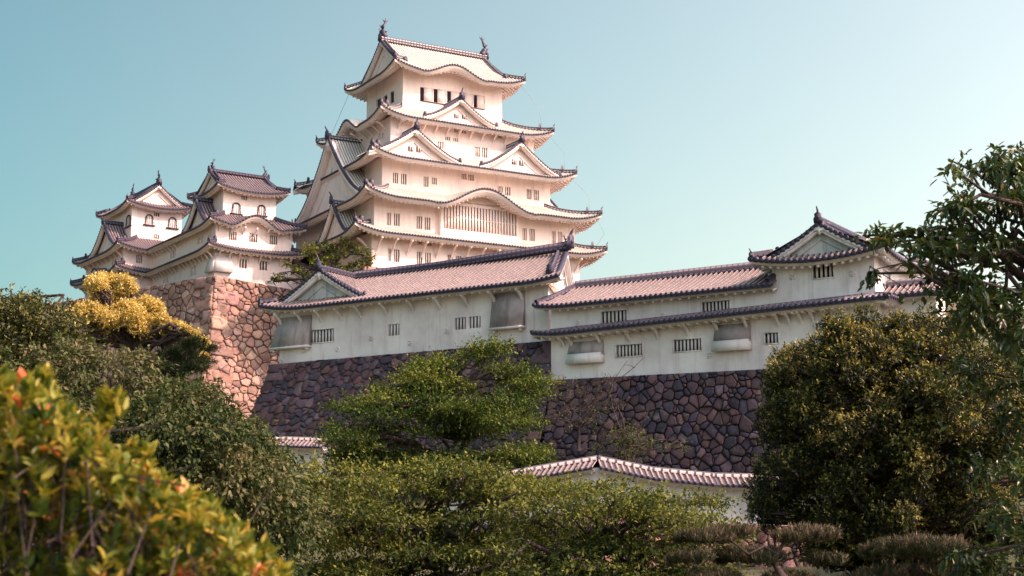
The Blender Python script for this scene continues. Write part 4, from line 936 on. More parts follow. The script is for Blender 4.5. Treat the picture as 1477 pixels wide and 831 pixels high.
# ================================================================== LOW ROOFED WALLS
def coping_wall(name, label, pts, group=None, zb=.0, stone_h=1.6, rise=.42, ov=.62, th_=.5, stone=True, tm='brown_tile'):
    """pts: (x, y, ridge z); tile roofed plaster wall on a stone footing"""
    p0 = pts[0]; t = thing(name, label, 'roofed wall', (p0[0], p0[1], zb), 0, group)
    for a, b in zip(pts, pts[1:]):
        A, B = np.array(a[:2]), np.array(b[:2]); L = float(np.linalg.norm(B - A)); th = math.degrees(math.atan2(B[1] - A[1], B[0] - A[0])); d, n = dirs(th); mid = (A + B) / 2
        zm, sl = (a[2] + b[2]) / 2, (b[2] - a[2]) / L
        W_ = th_ / 2 + ov; zf = lambda u, q: zm - rise - .12 + sl * u + rise * q / W_; zfb = lambda u, q: zm - rise - .12 - sl * u + rise * q / W_
        mbs = dict(r=MB(), c=MB(), e=MB(), w=MB(), g=MB())
        for k, f in ((0, zf), (2, zfb)):
            sheet(mbs['r'], k, -L / 2, L / 2, W_, lambda u: W_, f, .27, .06, 2); caps(mbs['c'], k, -L / 2, L / 2, W_, f, .27, .08, .09)
            eave_under(mbs['e'], k, -L / 2, L / 2, W_, f, ov, th=.16, raf=.5, rw=.1)
            u_ = np.array([-L / 2, L / 2]); s_ = sl if k == 0 else -sl
            H_ = L / 2 + .06; mbs['w'].add([S(k, -H_, th_ / 2, zm - 2.3 - s_ * H_), S(k, H_, th_ / 2, zm - 2.3 + s_ * H_), S(k, H_, th_ / 2, zm - .5 + s_ * H_), S(k, -H_, th_ / 2, zm - .5 - s_ * H_)], [(0, 1, 2, 3)])
        ridge(mbs['g'], [(-L / 2, 0, zm - sl * L / 2 - .12), (L / 2, 0, zm + sl * L / 2 - .12)], .24, .2)
        rt_ = math.radians(th); c_, s_ = math.cos(rt_), math.sin(rt_)
        for m in mbs.values(): m.v = [(mid[0] + c_ * x - s_ * y - p0[0], mid[1] + s_ * x + c_ * y - p0[1], z) for x, y, z in m.v]
        r = mbs['r'].build('roof', M[tm], t); mbs['c'].build('eave_tiles', M['dark_tile'], r); mbs['e'].build('eaves', M['old_plaster'], r); mbs['g'].build('ridge', M['ridge_pale'], r)
        mbs['w'].build('plaster_face', M['old_plaster'], t)
        if stone:
            mb, bk = MB(), MB(); o = np.array(p0[:2])
            stone_face(mb, bk, A + n * (th_ / 2 + .08) - o, B + n * (th_ / 2 + .08) - o, a[2] - 2.25, b[2] - 2.25, min(a[2], b[2]) - 2.25 - stone_h, lambda q: .12 * q, n, 0, 0, .5, COOL + WARM, int(L * 10), bulge=.08)
            s = mb.build('stone_footing', M['stone_gold'], t); bk.build('core', M['joint'], s)
    return t
def P3(px, py, D): return tuple(at(px, py, D))
coping_wall('roofed_wall', 'low white wall with tiled roof rising to a peak in front of the dark stone wall', [P3(650, 695, 72.5), P3(862, 659, 70), P3(940, 675, 70.2), P3(1030, 684, 70.4), P3(1290, 689, 70.6)], stone_h=2.2)
coping_wall('roofed_wall', 'short low tiled wall at the foot of the sunlit stone wall, left of the maple', [P3(330, 629, 92), P3(474, 633, 90)], stone=False)

# ================================================================== GROUND
def gh(x, y):
    h = float(np.interp(y, [-50, 20, 45, 68, 70.5, 73, 84, 100, 125, 150, 400, 4000], [-1.6, -1.6, -1.2, -.9, -.8, 2.0, 3.6, 4.4, 7, 9, 3, 0]))
    gx, gy = G.local(x, y)
    if -24.5 < gx < 24 and 1.5 < gy: h = max(h, min(12.2, 3 + (gy - 1.5) * 6) if gx < 1 else min(10.0, 3 + (gy - 1.5) * 5))
    if gy > 12 and -24 < gx < 24: h = max(h, min(24, 12.2 + (gy - 12) * .3) * max(0, min(1, (24 - gx) / 14)))
    q = np.array([x, y]) - c0; dr, dl = float(q @ n_), float(q @ nl)
    if dr < -2.0 and dl < -2.0:
        t_ = min(1, (-2.0 - max(dr, dl)) / 3); kx_, ky_ = K.local(x, y)
        if -70 < kx_ < 17 and ky_ < 45: h = max(h, 6 + 20.5 * t_)
    far = max(0, (y - 260) / 200)
    return h * (1 - min(1, far)) if y > 260 else h
xs = np.unique(np.r_[np.linspace(-3000, -120, 14), np.linspace(-120, 120, 121), np.linspace(120, 3000, 14)]); ys = np.unique(np.r_[np.linspace(-600, -20, 6), np.linspace(-20, 280, 151), np.linspace(280, 5000, 16)])
gv = np.array([(x, y, gh(x, y) + (.12 * math.sin(x * .7) * math.cos(y * .6) if abs(x) < 120 and -20 < y < 280 else 0)) for y in ys for x in xs]); nx = len(xs)
gf = np.array([(j * nx + i, j * nx + i + 1, (j + 1) * nx + i + 1, (j + 1) * nx + i) for j in range(len(ys) - 1) for i in range(nx - 1)])
gm, n, l, b = new_mat('grassy_ground')
na, nb = noise(n, l, .25, 6, .6, objco(n, l)), noise(n, l, 4, 6, .7, objco(n, l))
c = mix(n, l, ramp(n, l, na, [(.4, (0, 0, 0)), (.6, (1, 1, 1))]), (.045, .065, .02), (.10, .09, .045)); c = mix(n, l, math_(n, l, 'MULTIPLY', nb, .6), c, (.04, .035, .02)); l.new(c, b.inputs['Base Color']); b.inputs['Roughness'].default_value = 1; bump(n, l, b, nb, .6, .1)
gr = link_mesh('ground', gv, gf, gm, smooth=True); gr['kind'] = 'structure'
# ================================================================== PLANTS
def unit(v): return v / np.maximum(np.linalg.norm(v, axis=-1, keepdims=True), 1e-9)
LEAF4 = np.array([(0, 0, 0), (.45, .5, .06), (1, 0, -.06), (.45, -.5, .06)])                      # length, width, lift
LEAF8 = np.array([(0, 0, 0), (.22, .36, .05), (.55, .5, .04), (.82, .26, -.02), (1.08, 0, -.14), (.82, -.26, -.02), (.55, -.5, .04), (.22, -.36, .05)])
LEAF_MESH = {4: (LEAF4, np.array([(0, 1, 2), (0, 2, 3)])), 8: (LEAF8, np.array([(0, 1, 2, 3), (0, 3, 4, 4), (0, 4, 5, 5), (0, 5, 6, 7)]))}
def leaves(P, D, Nn, ln, wd, c, kind=4):
    """P base points, D directions, Nn rough normals, sizes, c 0..1 colour picks -> verts, faces, cols"""
    n = len(P); D = unit(D); Sd = unit(np.cross(D, Nn)); U = np.cross(Sd, D)
    T, _ = LEAF_MESH[kind]; ln = np.broadcast_to(ln, n)[:, None, None]; wd = np.broadcast_to(wd, n)[:, None, None]
    v = P[:, None] + D[:, None] * T[None, :, :1] * ln + Sd[:, None] * T[None, :, 1:2] * wd + U[:, None] * T[None, :, 2:] * ln
    m = len(T); F = {4: np.array([(0, 1, 2), (0, 2, 3)]), 8: np.array([(0, 1, 2), (0, 2, 3), (0, 3, 4), (0, 4, 5), (0, 5, 6), (0, 6, 7)])}[kind]
    f = (np.arange(n)[:, None, None] * m + F[None]).reshape(-1, 3); col = np.repeat(np.clip(c, 0, 1), m)
    return v.reshape(-1, 3), f, np.stack([col] * 3, 1)
def shoots(rng, start, dirn, length, per, ln, wd, c, droop=.35, spread=.9, kind=4, cv=.14, tipc=0.0, whorl=False, lv=.3):
    """sprays: each shoot carries `per` leaves along it"""
    n = len(start); dirn = unit(dirn); t = (np.arange(per) + .5) / per
    if whorl: t = .8 + .2 * t
    P = start[:, None] + dirn[:, None] * (length[:, None] * t[None])[..., None]; P[..., 2] -= (length[:, None] * t[None] ** 2) * droop * .5
    rnd = rng.normal(size=(n, per, 3)); Dl = unit(dirn[:, None] * (.7 if not whorl else .5) + unit(rnd) * spread + np.array([0, 0, -droop]))
    Nn = unit(np.array([0, 0, 1.]) + rng.normal(size=(n, per, 3)) * .45)
    cc = np.broadcast_to(c[:, None], (n, per)) + rng.normal(size=(n, per)) * cv + tipc * (t[None] - .5)
    s = (1 + rng.normal(size=(n, per)) * lv * .6).clip(.5, 1.6)
    return leaves(P.reshape(-1, 3), Dl.reshape(-1, 3), Nn.reshape(-1, 3), (ln * s).ravel(), (wd * s).ravel(), cc.ravel(), kind)
def limb_path(rng, a, b, n=5, wob=.08, sag=0):
    a, b = np.array(a, float), np.array(b, float); L = np.linalg.norm(b - a); out = []
    for i in range(n + 1):
        t = i / n; p = a + (b - a) * t; w = math.sin(math.pi * t)
        out.append(tuple(p + rng.normal(size=3) * wob * L * w * .5 + np.array([0, 0, sag * w * L])))
    return out
def plant(name, label, cat, base, trunk, tr, clumps, nsh, leaf, mat, seed, group=None, kind=4, per=9, shoot=.5, droop=.35, up=.25, shell=.45, twigs=4, barkm='bark', c0=.45, cvar=.2, outc=.25, limb_r=.35, spread=.9, whorl=False, flat=1.0, tipc=0., extra=None, crown_name='crown', leafw=.5, topc=0.0, min_limb=0, attach=None, twig_r=.02):
    """trunk: list of points (world) ; clumps: (x,y,z,rx,ry,rz) ; nsh shoots per clump at radius 1"""
    rng = np.random.default_rng(seed); base = np.array(base, float); t = thing(name, label, cat, tuple(base), 0, group); Z0[t.name] = 0
    mb = MB(); tp = [np.array(p, float) - base for p in trunk]; n = len(tp)
    rad = [tr * (1 - .62 * i / max(1, n - 1)) for i in range(n)]; rad[0] *= 1.25; mb.tube(tp, rad, 8); V, Fc, Cc = [], [], []; off = 0
    zs = [c[2] for c in clumps]; z0, z1 = min(zs), max(zs) + 1e-3
    for (x, y, z, rx, ry, rz) in clumps:
        c = np.array([x, y, z]) - base
        dist = [np.linalg.norm((c - p) * np.array([1, 1, 1.6])) + (2.0 if p[2] > c[2] - .05 * rz else 0) for p in tp]; j = int(np.argmin(dist)); s = tp[j]
        L = np.linalg.norm(c - s); r0 = min(rad[j] * .7, .03 + limb_r * .05 * L + .02 * rx * limb_r * 3)
        path = limb_path(rng, s, c - np.array([0, 0, rz * .3]), 5, .16, .03)
        if rx >= min_limb: mb.tube(path, [max(.012 if tr > .02 else .003, (r0 if tr > .02 else .006) * (1 - .7 * i / 5)) for i in range(6)], 6)
        rr = (rx * ry * rz) ** (1 / 3)
        for _ in range(twigs if rx >= min_limb else 0):
            d = unit(rng.normal(size=3) + np.array([0, 0, .3])); e = c + d * np.array([rx, ry, rz]) * rng.uniform(.7, 1.0)
            q = limb_path(rng, path[rng.integers(3, 6)], e, 4, .2); mb.tube(q, [max(twig_r * .4, twig_r * rr ** .5 * (1 - .75 * i / 4)) for i in range(5)], 4)
        m = max(4, int(nsh * (rx * ry + rx * rz + ry * rz) / 3)); d = unit(rng.normal(size=(m, 3)))
        r = rng.uniform(shell, 1, m) ** .6; pos = c + d * r[:, None] * np.array([rx, ry, rz]); dd = d * np.array([1, 1, flat]) + rng.normal(size=(m, 3)) * .35; dd[:, 2] += up
        hz = (z - z0) / (z1 - z0)
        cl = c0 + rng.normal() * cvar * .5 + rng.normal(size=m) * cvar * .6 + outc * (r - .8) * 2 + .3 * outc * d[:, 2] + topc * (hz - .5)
        v, f, co = shoots(rng, pos - unit(dd) * shoot * .5, dd, np.full(m, shoot) * rng.uniform(.6, 1.3, m), per, leaf, leaf * leafw, cl, droop, spread, kind, tipc=tipc, whorl=whorl)
        V.append(v); Fc.append(f + off); Cc.append(co); off += len(v)
    if extra: 
        v, f, co = extra(rng, base, mb); V.append(v); Fc.append(f + off); Cc.append(co)
    mb.build('trunk' if cat != 'shrub' else 'stems', M[barkm], t)
    link_mesh(crown_name, np.concatenate(V), np.concatenate(Fc), mat, t, None, np.concatenate(Cc)); return t
def clump_field(rng, px0, px1, D, n, top, bot, rx, rz, dj=2.0, ry=None):
    """clumps spread between the outline top(px) and bot(px), at about D metres"""
    out = []; ry = ry or rx
    for i in range(n):
        px = rng.uniform(px0, px1); t, b_ = top(px), bot(px)
        py = t + (b_ - t) * rng.uniform(0, 1); d = D + rng.uniform(-dj, dj); p = at(px, py, d); k = rng.uniform(.7, 1.25)
        out.append((p[0], p[1], p[2] - rz * k * .8, rx * k, ry * k, rz * k))
    return out
def outline(pts): xs_, ys_ = zip(*pts); return lambda x: float(np.interp(x, xs_, ys_))
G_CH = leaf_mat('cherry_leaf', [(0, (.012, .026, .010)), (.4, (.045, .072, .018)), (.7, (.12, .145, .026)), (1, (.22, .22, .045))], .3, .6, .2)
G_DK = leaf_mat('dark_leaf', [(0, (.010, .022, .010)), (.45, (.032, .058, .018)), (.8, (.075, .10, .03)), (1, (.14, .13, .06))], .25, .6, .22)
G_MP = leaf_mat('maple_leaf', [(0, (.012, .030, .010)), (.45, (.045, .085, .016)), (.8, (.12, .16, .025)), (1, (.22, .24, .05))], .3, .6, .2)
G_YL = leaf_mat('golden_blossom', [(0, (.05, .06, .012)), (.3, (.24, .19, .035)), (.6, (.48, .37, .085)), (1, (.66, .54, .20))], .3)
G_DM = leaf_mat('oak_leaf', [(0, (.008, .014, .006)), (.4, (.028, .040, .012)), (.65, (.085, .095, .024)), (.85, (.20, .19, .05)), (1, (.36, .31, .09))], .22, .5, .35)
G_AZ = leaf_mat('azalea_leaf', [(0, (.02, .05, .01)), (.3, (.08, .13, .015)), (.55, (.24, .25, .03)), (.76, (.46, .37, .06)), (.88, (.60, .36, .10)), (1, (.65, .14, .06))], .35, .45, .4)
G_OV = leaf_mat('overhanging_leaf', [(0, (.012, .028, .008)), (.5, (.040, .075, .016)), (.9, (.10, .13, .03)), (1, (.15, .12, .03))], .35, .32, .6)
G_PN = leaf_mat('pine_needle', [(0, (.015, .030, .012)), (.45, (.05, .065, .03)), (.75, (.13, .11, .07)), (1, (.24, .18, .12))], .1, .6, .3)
G_PK = leaf_mat('sapling_leaf', [(0, (.03, .05, .015)), (.5, (.10, .13, .03)), (1, (.24, .17, .06))], .3)
rg_ = np.random.default_rng(21)
def groundz(x, y): return gh(x, y) - .1
def tk(px, D, top_py, n=5, lean=0, wob=.25, dz=None):
    p = at(px, top_py, D); g_ = groundz(p[0], D) if dz is None else dz
    return [(p[0] + lean * (1 - i / (n - 1)) + (rg_.normal() * wob if 0 < i < n - 1 else 0), D + (rg_.normal() * wob if 0 < i < n - 1 else 0), g_ + (p[2] - g_) * i / (n - 1)) for i in range(n)]

# -- bright green layered cherries along the bottom
T1 = outline([(370, 720), (400, 668), (470, 655), (560, 690), (640, 660), (700, 668), (760, 690), (800, 720)]); B1 = outline([(370, 860), (800, 870)])
cl = clump_field(rg_, 385, 790, 44, 74, T1, B1, 1.2, .26, 2.8) + [(*at(px, py + 12, 44 + rg_.uniform(-1, 1)), 1.0, 1.0, .22) for px, py in ((470, 660), (520, 665), (560, 672), (600, 668), (640, 664), (655, 680), (700, 676), (735, 690), (760, 694), (580, 690), (620, 690), (680, 700), (720, 705), (430, 675), (540, 690))]
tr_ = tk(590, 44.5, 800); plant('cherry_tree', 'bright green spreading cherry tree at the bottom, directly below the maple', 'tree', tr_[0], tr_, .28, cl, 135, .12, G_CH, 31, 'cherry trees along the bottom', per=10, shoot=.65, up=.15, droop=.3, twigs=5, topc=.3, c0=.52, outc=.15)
T2 = outline([(690, 720), (740, 690), (800, 700), (880, 680), (950, 700), (1010, 705), (1060, 745), (1100, 800)]); B2 = outline([(700, 850), (1100, 860)])
def gap(c):                                                       # the crown is open here and the wall shows through
    return False
cl = [c for c in clump_field(rg_, 720, 1050, 40, 56, T2, B2, 1.0, .20, 2.4)]
tr_ = tk(850, 40.5, 800); plant('cherry_tree', 'airy bright green cherry tree in front of the low roofed wall, twigs showing', 'tree', tr_[0], tr_, .24, cl, 120, .12, G_CH, 32, 'cherry trees along the bottom', per=9, shoot=.7, up=.2, droop=.3, twigs=7, topc=.3, c0=.52, outc=.15)
# -- dark cherry at the left
T3 = outline([(-60, 480), (20, 482), (90, 488), (200, 500), (270, 525), (310, 560), (370, 628), (405, 720), (425, 800)]); B3 = outline([(-60, 700), (200, 760), (430, 880)])
cl = clump_field(rg_, -50, 415, 33, 120, T3, B3, 1.0, .55, 2.6)
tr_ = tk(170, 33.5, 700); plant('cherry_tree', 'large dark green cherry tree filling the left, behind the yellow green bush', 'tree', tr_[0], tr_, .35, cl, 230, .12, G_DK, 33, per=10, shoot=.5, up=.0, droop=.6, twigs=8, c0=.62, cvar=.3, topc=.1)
T4 = outline([(-80, 400), (20, 415), (60, 432), (95, 450)]); B4 = outline([(-80, 540), (95, 540)])
cl = clump_field(rg_, -70, 88, 46, 40, T4, B4, 1.1, .5, 2.5)
tr_ = tk(10, 52.5, 520); plant('leafy_tree', 'olive green tree at the far left edge, beside the golden crowned tree', 'tree', tr_[0], tr_, .3, cl, 150, .13, G_DM, 34, per=9, shoot=.45, c0=.56, twigs=5)
# -- golden crowned tree
cl = []
for px, py, r in ((159, 409, 29), (138, 406, 17), (183, 409, 17), (170, 428, 22), (143, 433, 17), (110, 453, 20), (130, 448, 18), (155, 455, 24), (185, 450, 22), (205, 440, 20), (220, 445, 17), (230, 460, 15), (200, 465, 24), (170, 470, 22), (237, 470, 14), (255, 470, 10), (268, 472, 9), (281, 478, 8), (98, 472, 14), (150, 474, 18), (294, 492, 9), (294, 515, 9), (90, 455, 12), (215, 480, 14)):
    p = at(px, py + r * .15, 62 + rg_.uniform(-1.5, 1.5)); q = r / 2200 * 62 * 1.02
    for _ in range(10):
        dv = unit(rg_.normal(size=3)) * q * .55; s = q * rg_.uniform(.36, .56); cl.append((p[0] + dv[0], p[1] + dv[1], p[2] + dv[2], s, s, s * .85))
tr_ = tk(190, 62.8, 500); plant('flowering_tree', 'tree with a rounded golden yellow blossoming crown in front of the shaded stone wall', 'tree', tr_[0], tr_, .35, cl, 850, .085, G_YL, 35, per=9, shoot=.2, shell=.6, up=.5, c0=.9, outc=.30, cvar=.18, spread=1.3, droop=.0, twigs=1, leafw=.55, topc=.3)
# -- black pine limb tree next to it
cl = [(*at(px, py, 58 + rg_.uniform(-1, 1)), r, r, r * .38) for px, py, r in ((262, 508, .55), (285, 494, .4), (275, 520, .6), (240, 515, .55), (303, 503, .35), (255, 535, .6), (285, 530, .5), (225, 528, .5), (300, 522, .3), (270, 496, .35))]
tr_ = tk(266, 58.3, 530); plant('pine_tree', 'dark pine tree beside the stone corner, under the golden crown', 'tree', tr_[0], tr_, .22, cl, 520, .16, G_DK, 36, per=14, shoot=.22, up=.7, c0=.2, spread=1.2, droop=-.1, leafw=.09, twigs=3)
# -- maple in the middle
cl = []
T5 = outline([(470, 620), (500, 575), (545, 548), (590, 520), (650, 505), (705, 483), (750, 510), (770, 560), (790, 630)]); B5 = outline([(470, 640), (540, 660), (700, 680), (790, 665)])
cl = clump_field(rg_, 490, 762, 78, 58, T5, B5, 1.4, .36, 3.4)
for px, py in ((700, 486), (715, 484), (680, 495), (640, 508), (748, 520), (768, 548), (560, 545), (520, 570), (492, 600), (775, 640), (760, 648), (600, 520), (500, 640), (530, 655)): p = at(px, py + 8, 78); cl.append((p[0], p[1], p[2] - .3, 1.1, 1.1, .4))
tr_ = tk(655, 78.5, 560); plant('maple_tree', 'broad green maple standing in front of the stone wall, centre', 'tree', tr_[0], tr_, .38, cl, 125, .15, G_MP, 37, per=10, shoot=.85, up=.22, droop=.25, twigs=5, topc=.25, c0=.5, outc=.3, limb_r=.5, twig_r=.03)
# -- the great dome tree at the right
cl = []; pc = at(1290, 645, 47); Rx, Rz = 200 / 2200 * 47, 4.6
cc_ = np.array([pc[0], 48.5, pc[2] + .0])
k_ = 0; Rx *= 1.04; cc_[0] += .3
while k_ < 135:
    d = unit(rg_.normal(size=3))
    if d[1] > .5 or d[2] < -.95: continue
    f = 1 + rg_.normal() * .055 - (.12 if rg_.random() < .3 else 0); s = rg_.uniform(.62, 1.05); m0 = cc_ + d * np.array([Rx, Rx, Rz]) * f * .86; k_ += 1
    for _ in range(6):
        q = unit(rg_.normal(size=3) + d * .5) * s * .62; r = s * rg_.uniform(.36, .52); cl.append((*(m0 + q), r, r, r * .9))
for _ in range(70):
    d = unit(rg_.normal(size=3)); d[1] = -abs(d[1]) * .7; p = cc_ + d * np.array([Rx, Rx, Rz]) * rg_.uniform(.45, .72); cl.append((*p, 1.0, 1.0, .9))
tr_ = [(cc_[0], 48.5, groundz(cc_[0], 48.5)), (cc_[0] + .2, 48.5, 0), (cc_[0] - .1, 48.6, 2), (cc_[0], 48.5, 4.2)]
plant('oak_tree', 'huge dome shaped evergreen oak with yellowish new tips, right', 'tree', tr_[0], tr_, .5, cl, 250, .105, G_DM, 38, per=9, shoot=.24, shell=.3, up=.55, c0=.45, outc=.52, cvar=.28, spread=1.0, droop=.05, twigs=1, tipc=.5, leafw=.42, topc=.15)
cl2 = [(*at(px, py, 58), .7, .7, .6) for px, py in ((1105, 720), (1122, 710), (1118, 735))]
tr_ = tk(1118, 58.2, 735); plant('bush', 'small dark bush at the right end of the low roofed wall', 'shrub', tr_[0], tr_, .08, cl2, 260, .11, G_DK, 39, per=9, shoot=.25, c0=.35)
# -- clipped pines at the bottom right
def pads(lst, D, label, seed, tx, ty, top, lean=.6):
    cl = []
    for px, py, w in lst:
        q = w / 2200 * D; p = at(px, py, D + rg_.uniform(-.8, .8))
        cl.append((p[0], p[1], p[2] - .1 * q, q * .8, q * .7, q * .16))
        for _ in range(6):
            a, r = rg_.uniform(0, 6.28), math.sqrt(rg_.uniform(.1, 1)); cl.append((p[0] + math.cos(a) * r * q * .8, p[1] + math.sin(a) * r * q * .7, p[2] - .2 * q * r * r, .3 * q, .3 * q, .13 * q))
    tr_ = tk(tx, D, ty, 6, lean, .18); tr_[-1] = tuple(at(tx, ty, D))
    plant('pine_tree', label, 'tree', tr_[0], tr_, .16, cl, 1300, .13, G_PN, seed, 'clipped pines at the bottom right', per=14, shoot=.12, shell=.1, up=1.2, c0=.55, spread=.75, droop=-.5, leafw=.075, twigs=4, tipc=.3, outc=.3, limb_r=.5, crown_name='needles', min_limb=.55, twig_r=.02)
pads([(1015, 772, 48), (1165, 768, 58), (1085, 798, 62), (1000, 803, 38), (1195, 806, 34), (1140, 832, 50), (1030, 832, 55), (1060, 766, 40)], 36, 'clipped pine with flat brownish pads at the bottom, left of its twin', 41, 1120, 800, 0)
pads([(1322, 784, 84), (1290, 826, 60), (1375, 820, 50), (1240, 836, 40)], 34, 'clipped pine with one wide flat pad at the bottom right, under the dome tree', 42, 1322, 805, 0)
# -- tree by the main keep
cl = [(*at(px, py, 158), r * .072, r * .072, r * .04) for px, py, r in ((450, 365, 16), (470, 355, 14), (490, 362, 16), (505, 355, 13), (522, 362, 12), (530, 378, 10), (515, 380, 12), (430, 388, 12), (415, 380, 8), (402, 398, 10), (395, 405, 8), (478, 375, 14), (460, 380, 14), (500, 388, 13), (440, 402, 12), (445, 355, 10), (495, 347, 9), (538, 370, 7))]
p0 = at(485, 425, 158); tr_ = [tuple(p0 - np.array([0, 0, 3])), tuple(p0), tuple(at(488, 405, 158)), tuple(at(480, 390, 158)), tuple(at(487, 372, 158))]
plant('gnarled_tree', 'sparse gnarled tree with yellow green tufts in front of the main keep', 'tree', tr_[0], tr_, .5, cl, 62, .24, G_MP, 43, per=9, shoot=.6, c0=.95, twigs=6, limb_r=1.6, twig_r=.09, cvar=.3)
# -- twiggy shrubs on the stone wall
def twiggy(name, label, px, py, D, r, seed, n=26, leafm=G_PK, nsh=60, tall=(), col='bark', lf=.09):
    p = at(px, py, D); cl = [(p[0] + rg_.normal() * r * .8, p[1] + rg_.normal() * r * .3, p[2] + rg_.normal() * r * .35, r * .45, r * .4, r * .3) for _ in range(n)]
    g_ = (p[0], p[1] + .4, p[2] - r * 1.6); tr_ = [g_, (p[0], p[1] + .1, p[2] - r * .8), (p[0] + .1, p[1], p[2] - r * .2)]
    def ex(rng, base, mb):
        for (a, b_) in tall:
            q = np.array(at(a, b_, D)); s = np.array(tr_[1]); mb.tube([np.array(v) - base for v in limb_path(rng, s, q, 5, .12)], [.05, .04, .035, .03, .02, .012], 4)
            for _ in range(5):
                e = s + (q - s) * rng.uniform(.4, .9); mb.tube([np.array(v) - base for v in limb_path(rng, e, e + unit(rng.normal(size=3) + np.array([0, 0, .8])) * r * .4, 3, .2)], [.02, .016, .012, .008], 4)
        return leaves(np.array(tr_[1])[None] - base, np.array([[0, 0, 1.]]), np.array([[0, 1., 0]]), .1, .05, np.array([.5]))
    return plant(name, label, 'shrub', g_, tr_, .09, cl, nsh, lf, leafm, seed, per=6, shoot=.35, twigs=9, c0=.6, extra=ex, up=.4, twig_r=.03, limb_r=.25)
twiggy('shrub', 'nearly bare reddish twiggy shrub at the left foot of the two storey turret', 835, 585, 93, 1.7, 44, 22, nsh=26, tall=((905, 520), (930, 515), (880, 545), (850, 560)))
twiggy('shrub', 'thin green shrub between the dark stone wall and the peak of the low wall', 905, 635, 84, 1.5, 45, 20, nsh=70, tall=((880, 570), (935, 590), (895, 560)), leafm=G_MP)
# -- overhanging tree at the right
cl = []; OT = outline([(1240, 335), (1300, 330), (1340, 320), (1365, 290), (1400, 235), (1440, 215), (1520, 190)])
def dens(px): return 1
spots = [(1255, 335), (1275, 338), (1290, 345), (1310, 335), (1330, 330), (1345, 345), (1375, 240), (1395, 235), (1370, 292), (1385, 285), (1262, 390), (1310, 372), (1325, 385)]
cl += [(*at(px, py, 14 + rg_.uniform(-.3, .3)), .12, .12, .10) for px, py in spots]
for _ in range(66):
    px = rg_.uniform(1340, 1600); lo_ = float(np.interp(px, [1340, 1380, 1420, 1480, 1600], [420, 440, 470, 500, 560])); py = rg_.uniform(OT(px) + 12, lo_)
    cl.append((*at(px, py, 14 + rg_.uniform(-1.2, 1.6)), .22, .22, .10))
for _ in range(34):
    px = rg_.uniform(1400, 1600); py = rg_.uniform(450, 700) if px < 1440 else rg_.uniform(440, 850)
    cl.append((*at(px, py, 14.5 + rg_.uniform(-1, 2)), .24, .24, .16))
for _ in range(10):
    px = rg_.uniform(1380, 1500); py = rg_.uniform(795, 850); cl.append((*at(px, py, 15 + rg_.uniform(-.5, 1)), .2, .2, .12))
pb = at(1640, 700, 15); tr_ = [(pb[0], 15, -1.6), (pb[0] + .05, 15, -.6), (pb[0] - .15, 15, .5), (pb[0] - .05, 15.1, 1.6), (pb[0] - .4, 15, 2.6), (pb[0] - .6, 15, 3.6)]
tr_ += []
def ovx(rng, base, mb):
    for pts, r in (([(1640, 560), (1540, 470), (1440, 440), (1390, 400), (1340, 370), (1290, 350), (1258, 338)], .05), ([(1600, 420), (1500, 330), (1440, 270), (1400, 245), (1372, 232)], .035), ([(1500, 330), (1430, 310), (1390, 292), (1365, 295)], .02), ([(1440, 440), (1390, 448), (1330, 452)], .02), ([(1390, 400), (1340, 395), (1300, 380), (1265, 388)], .015)):
        pp = [np.array(at(x, y, 14.2)) - base for x, y in pts]; mb.tube(pp, [max(.005, r * (1 - .8 * i / (len(pp) - 1))) for i in range(len(pp))], 6)
    P_ = []; D_ = []
    for _ in range(60): px = rng.uniform(1300, 1420); P_.append(np.array(at(px, 460 + (px - 1300) * .3 + rng.uniform(-60, 140), 14.2)) - base); D_.append((rng.normal(), rng.normal(), -.6))
    return leaves(np.array(P_), np.array(D_), unit(np.array([0, 0, 1.]) + rng.normal(size=(60, 3)) * .4), .1, .045, np.full(60, .55), 8)
plant('overhanging_tree', 'leafy branches overhanging from the right edge, large glossy pointed leaves against the sky', 'tree', tr_[0], tr_, .14, cl, 500, .080, G_OV, 46, per=7, shoot=.20, shell=.1, up=.1, droop=.55, spread=.8, kind=8, c0=.5, twigs=1, twig_r=.012, leafw=.45, limb_r=.06, extra=ovx, outc=0, cvar=.22, tipc=.1)
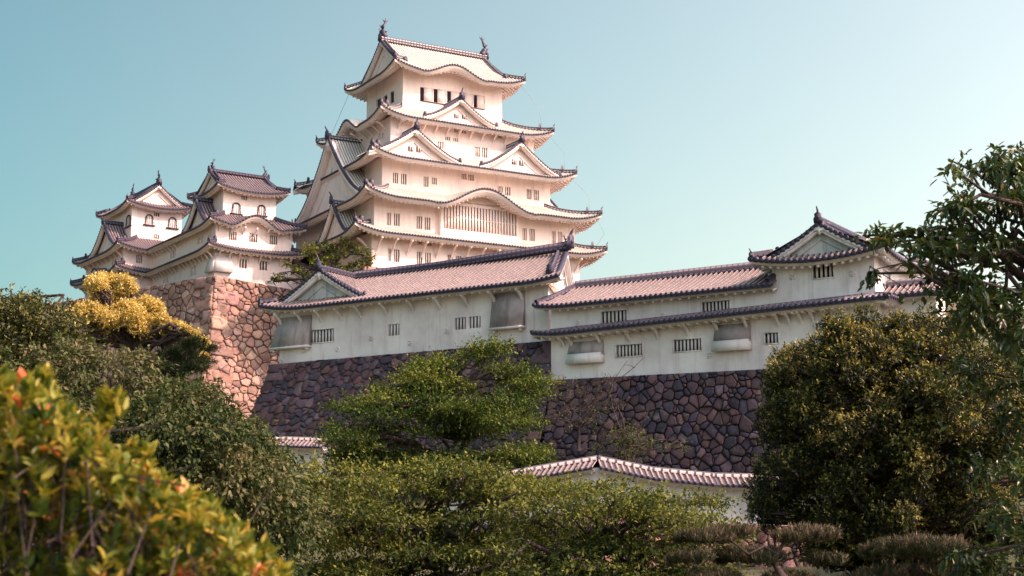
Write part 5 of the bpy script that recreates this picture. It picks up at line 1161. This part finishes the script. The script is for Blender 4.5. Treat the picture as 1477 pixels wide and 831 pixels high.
# -- out-of-focus azalea bush in the foreground
AZ = outline([(-200, 515), (0, 545), (50, 552), (120, 608), (160, 655), (260, 708), (330, 750), (390, 812), (430, 860), (520, 950)])
def azx(rng, base, mb):
    P_, D_, c_ = [], [], []
    n = 0
    while n < 7500:
        px = rng.uniform(-260, 430); D = rng.uniform(2.7, 4.3); lift = (D - 2.7) * 14; tp = AZ(px) + rng.uniform(-6, 14); py = tp + abs(rng.normal()) * 90 * (1 if rng.random() < .6 else 3)
        if py > 1250: continue
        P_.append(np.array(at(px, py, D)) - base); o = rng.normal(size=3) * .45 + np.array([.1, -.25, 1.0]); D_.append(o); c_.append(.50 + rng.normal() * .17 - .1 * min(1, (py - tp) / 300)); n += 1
    for (px, py, k) in ((160, 572, 9), (148, 600, 5), (215, 640, 6), (235, 690, 5), (190, 640, 5), (60, 540, 6), (385, 790, 5), (410, 815, 4)):
        for _ in range(k): P_.append(np.array(at(px + rng.normal() * 5, py + abs(rng.normal()) * 14, 3.0)) - base); D_.append(np.array([rng.normal() * .25, -.1, 1])); c_.append(.52)
    P_, D_, c_ = np.array(P_), unit(np.array(D_)), np.array(c_)
    for i in range(0, len(P_), 3): mb.tube([P_[i] - D_[i] * .16, P_[i] - D_[i] * .08, P_[i]], [.0022, .0018, .0012], 3)
    v, f, co = shoots(rng, P_ - D_ * .03, D_, np.full(len(P_), .032), 9, .026, .0115, c_, -.25, .85, 8, cv=.12, whorl=False)
    # a few reddish flowers and spent leaves
    s = rng.random(len(P_) * 9) < .007; hit = np.repeat(s, 8); co = co.copy(); red = np.repeat(rng.uniform(.9, 1.0, len(P_) * 9), 8); co[hit] = red[hit][:, None]
    return v, f, co
b0 = at(60, 790, 3.4); b0 = (float(b0[0]), 3.4, -1.6)
tr_ = [(b0[0], 3.4, -1.6), (b0[0] - .05, 3.4, -1.1), (b0[0], 3.4, -.6), (b0[0] + .05, 3.4, -.25)]
cl = [(b0[0] + rg_.uniform(-.9, .45), 3.5 + rg_.uniform(-.5, .6), rg_.uniform(-1.2, -.25), .28, .28, .22) for _ in range(60)]
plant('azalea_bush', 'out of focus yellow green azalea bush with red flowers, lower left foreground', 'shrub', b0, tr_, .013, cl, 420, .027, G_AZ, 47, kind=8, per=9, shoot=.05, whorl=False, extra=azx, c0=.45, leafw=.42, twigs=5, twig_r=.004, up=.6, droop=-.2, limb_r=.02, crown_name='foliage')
# -- woods that close the view beside and behind the castle
far = [(-75, 128, 9), (-88, 120, 10), (-66, 112, 8), (-58, 122, 8), (20.5, 58, 10), (22, 64, 11), (-100, 135, 11), (34, 72, 6), (38, 84, 7), (45, 95, 8), (30, 62, 5.5), (52, 82, 8), (-34, 60, 6), (-42, 70, 7), (-50, 84, 8), (-36, 48, 5)]
for i, (x, y, h) in enumerate(far):
    g_ = groundz(x, y); cl = [(x + rg_.normal() * h * .22, y + rg_.normal() * h * .22, g_ + h * rg_.uniform(.35, .85), h * .2, h * .2, h * .15) for _ in range(26)]
    plant('broadleaf_tree', 'dense green broadleaf tree beside the castle mostly hidden by nearer trees', 'tree', (x, y, g_), [(x, y, g_), (x + .1, y, g_ + h * .3), (x, y + .1, g_ + h * .7)], .035 * h, cl, 14, .3, G_MP, 60 + i, 'broadleaf trees beside the castle', per=8, shoot=.8, c0=.4, twigs=2)
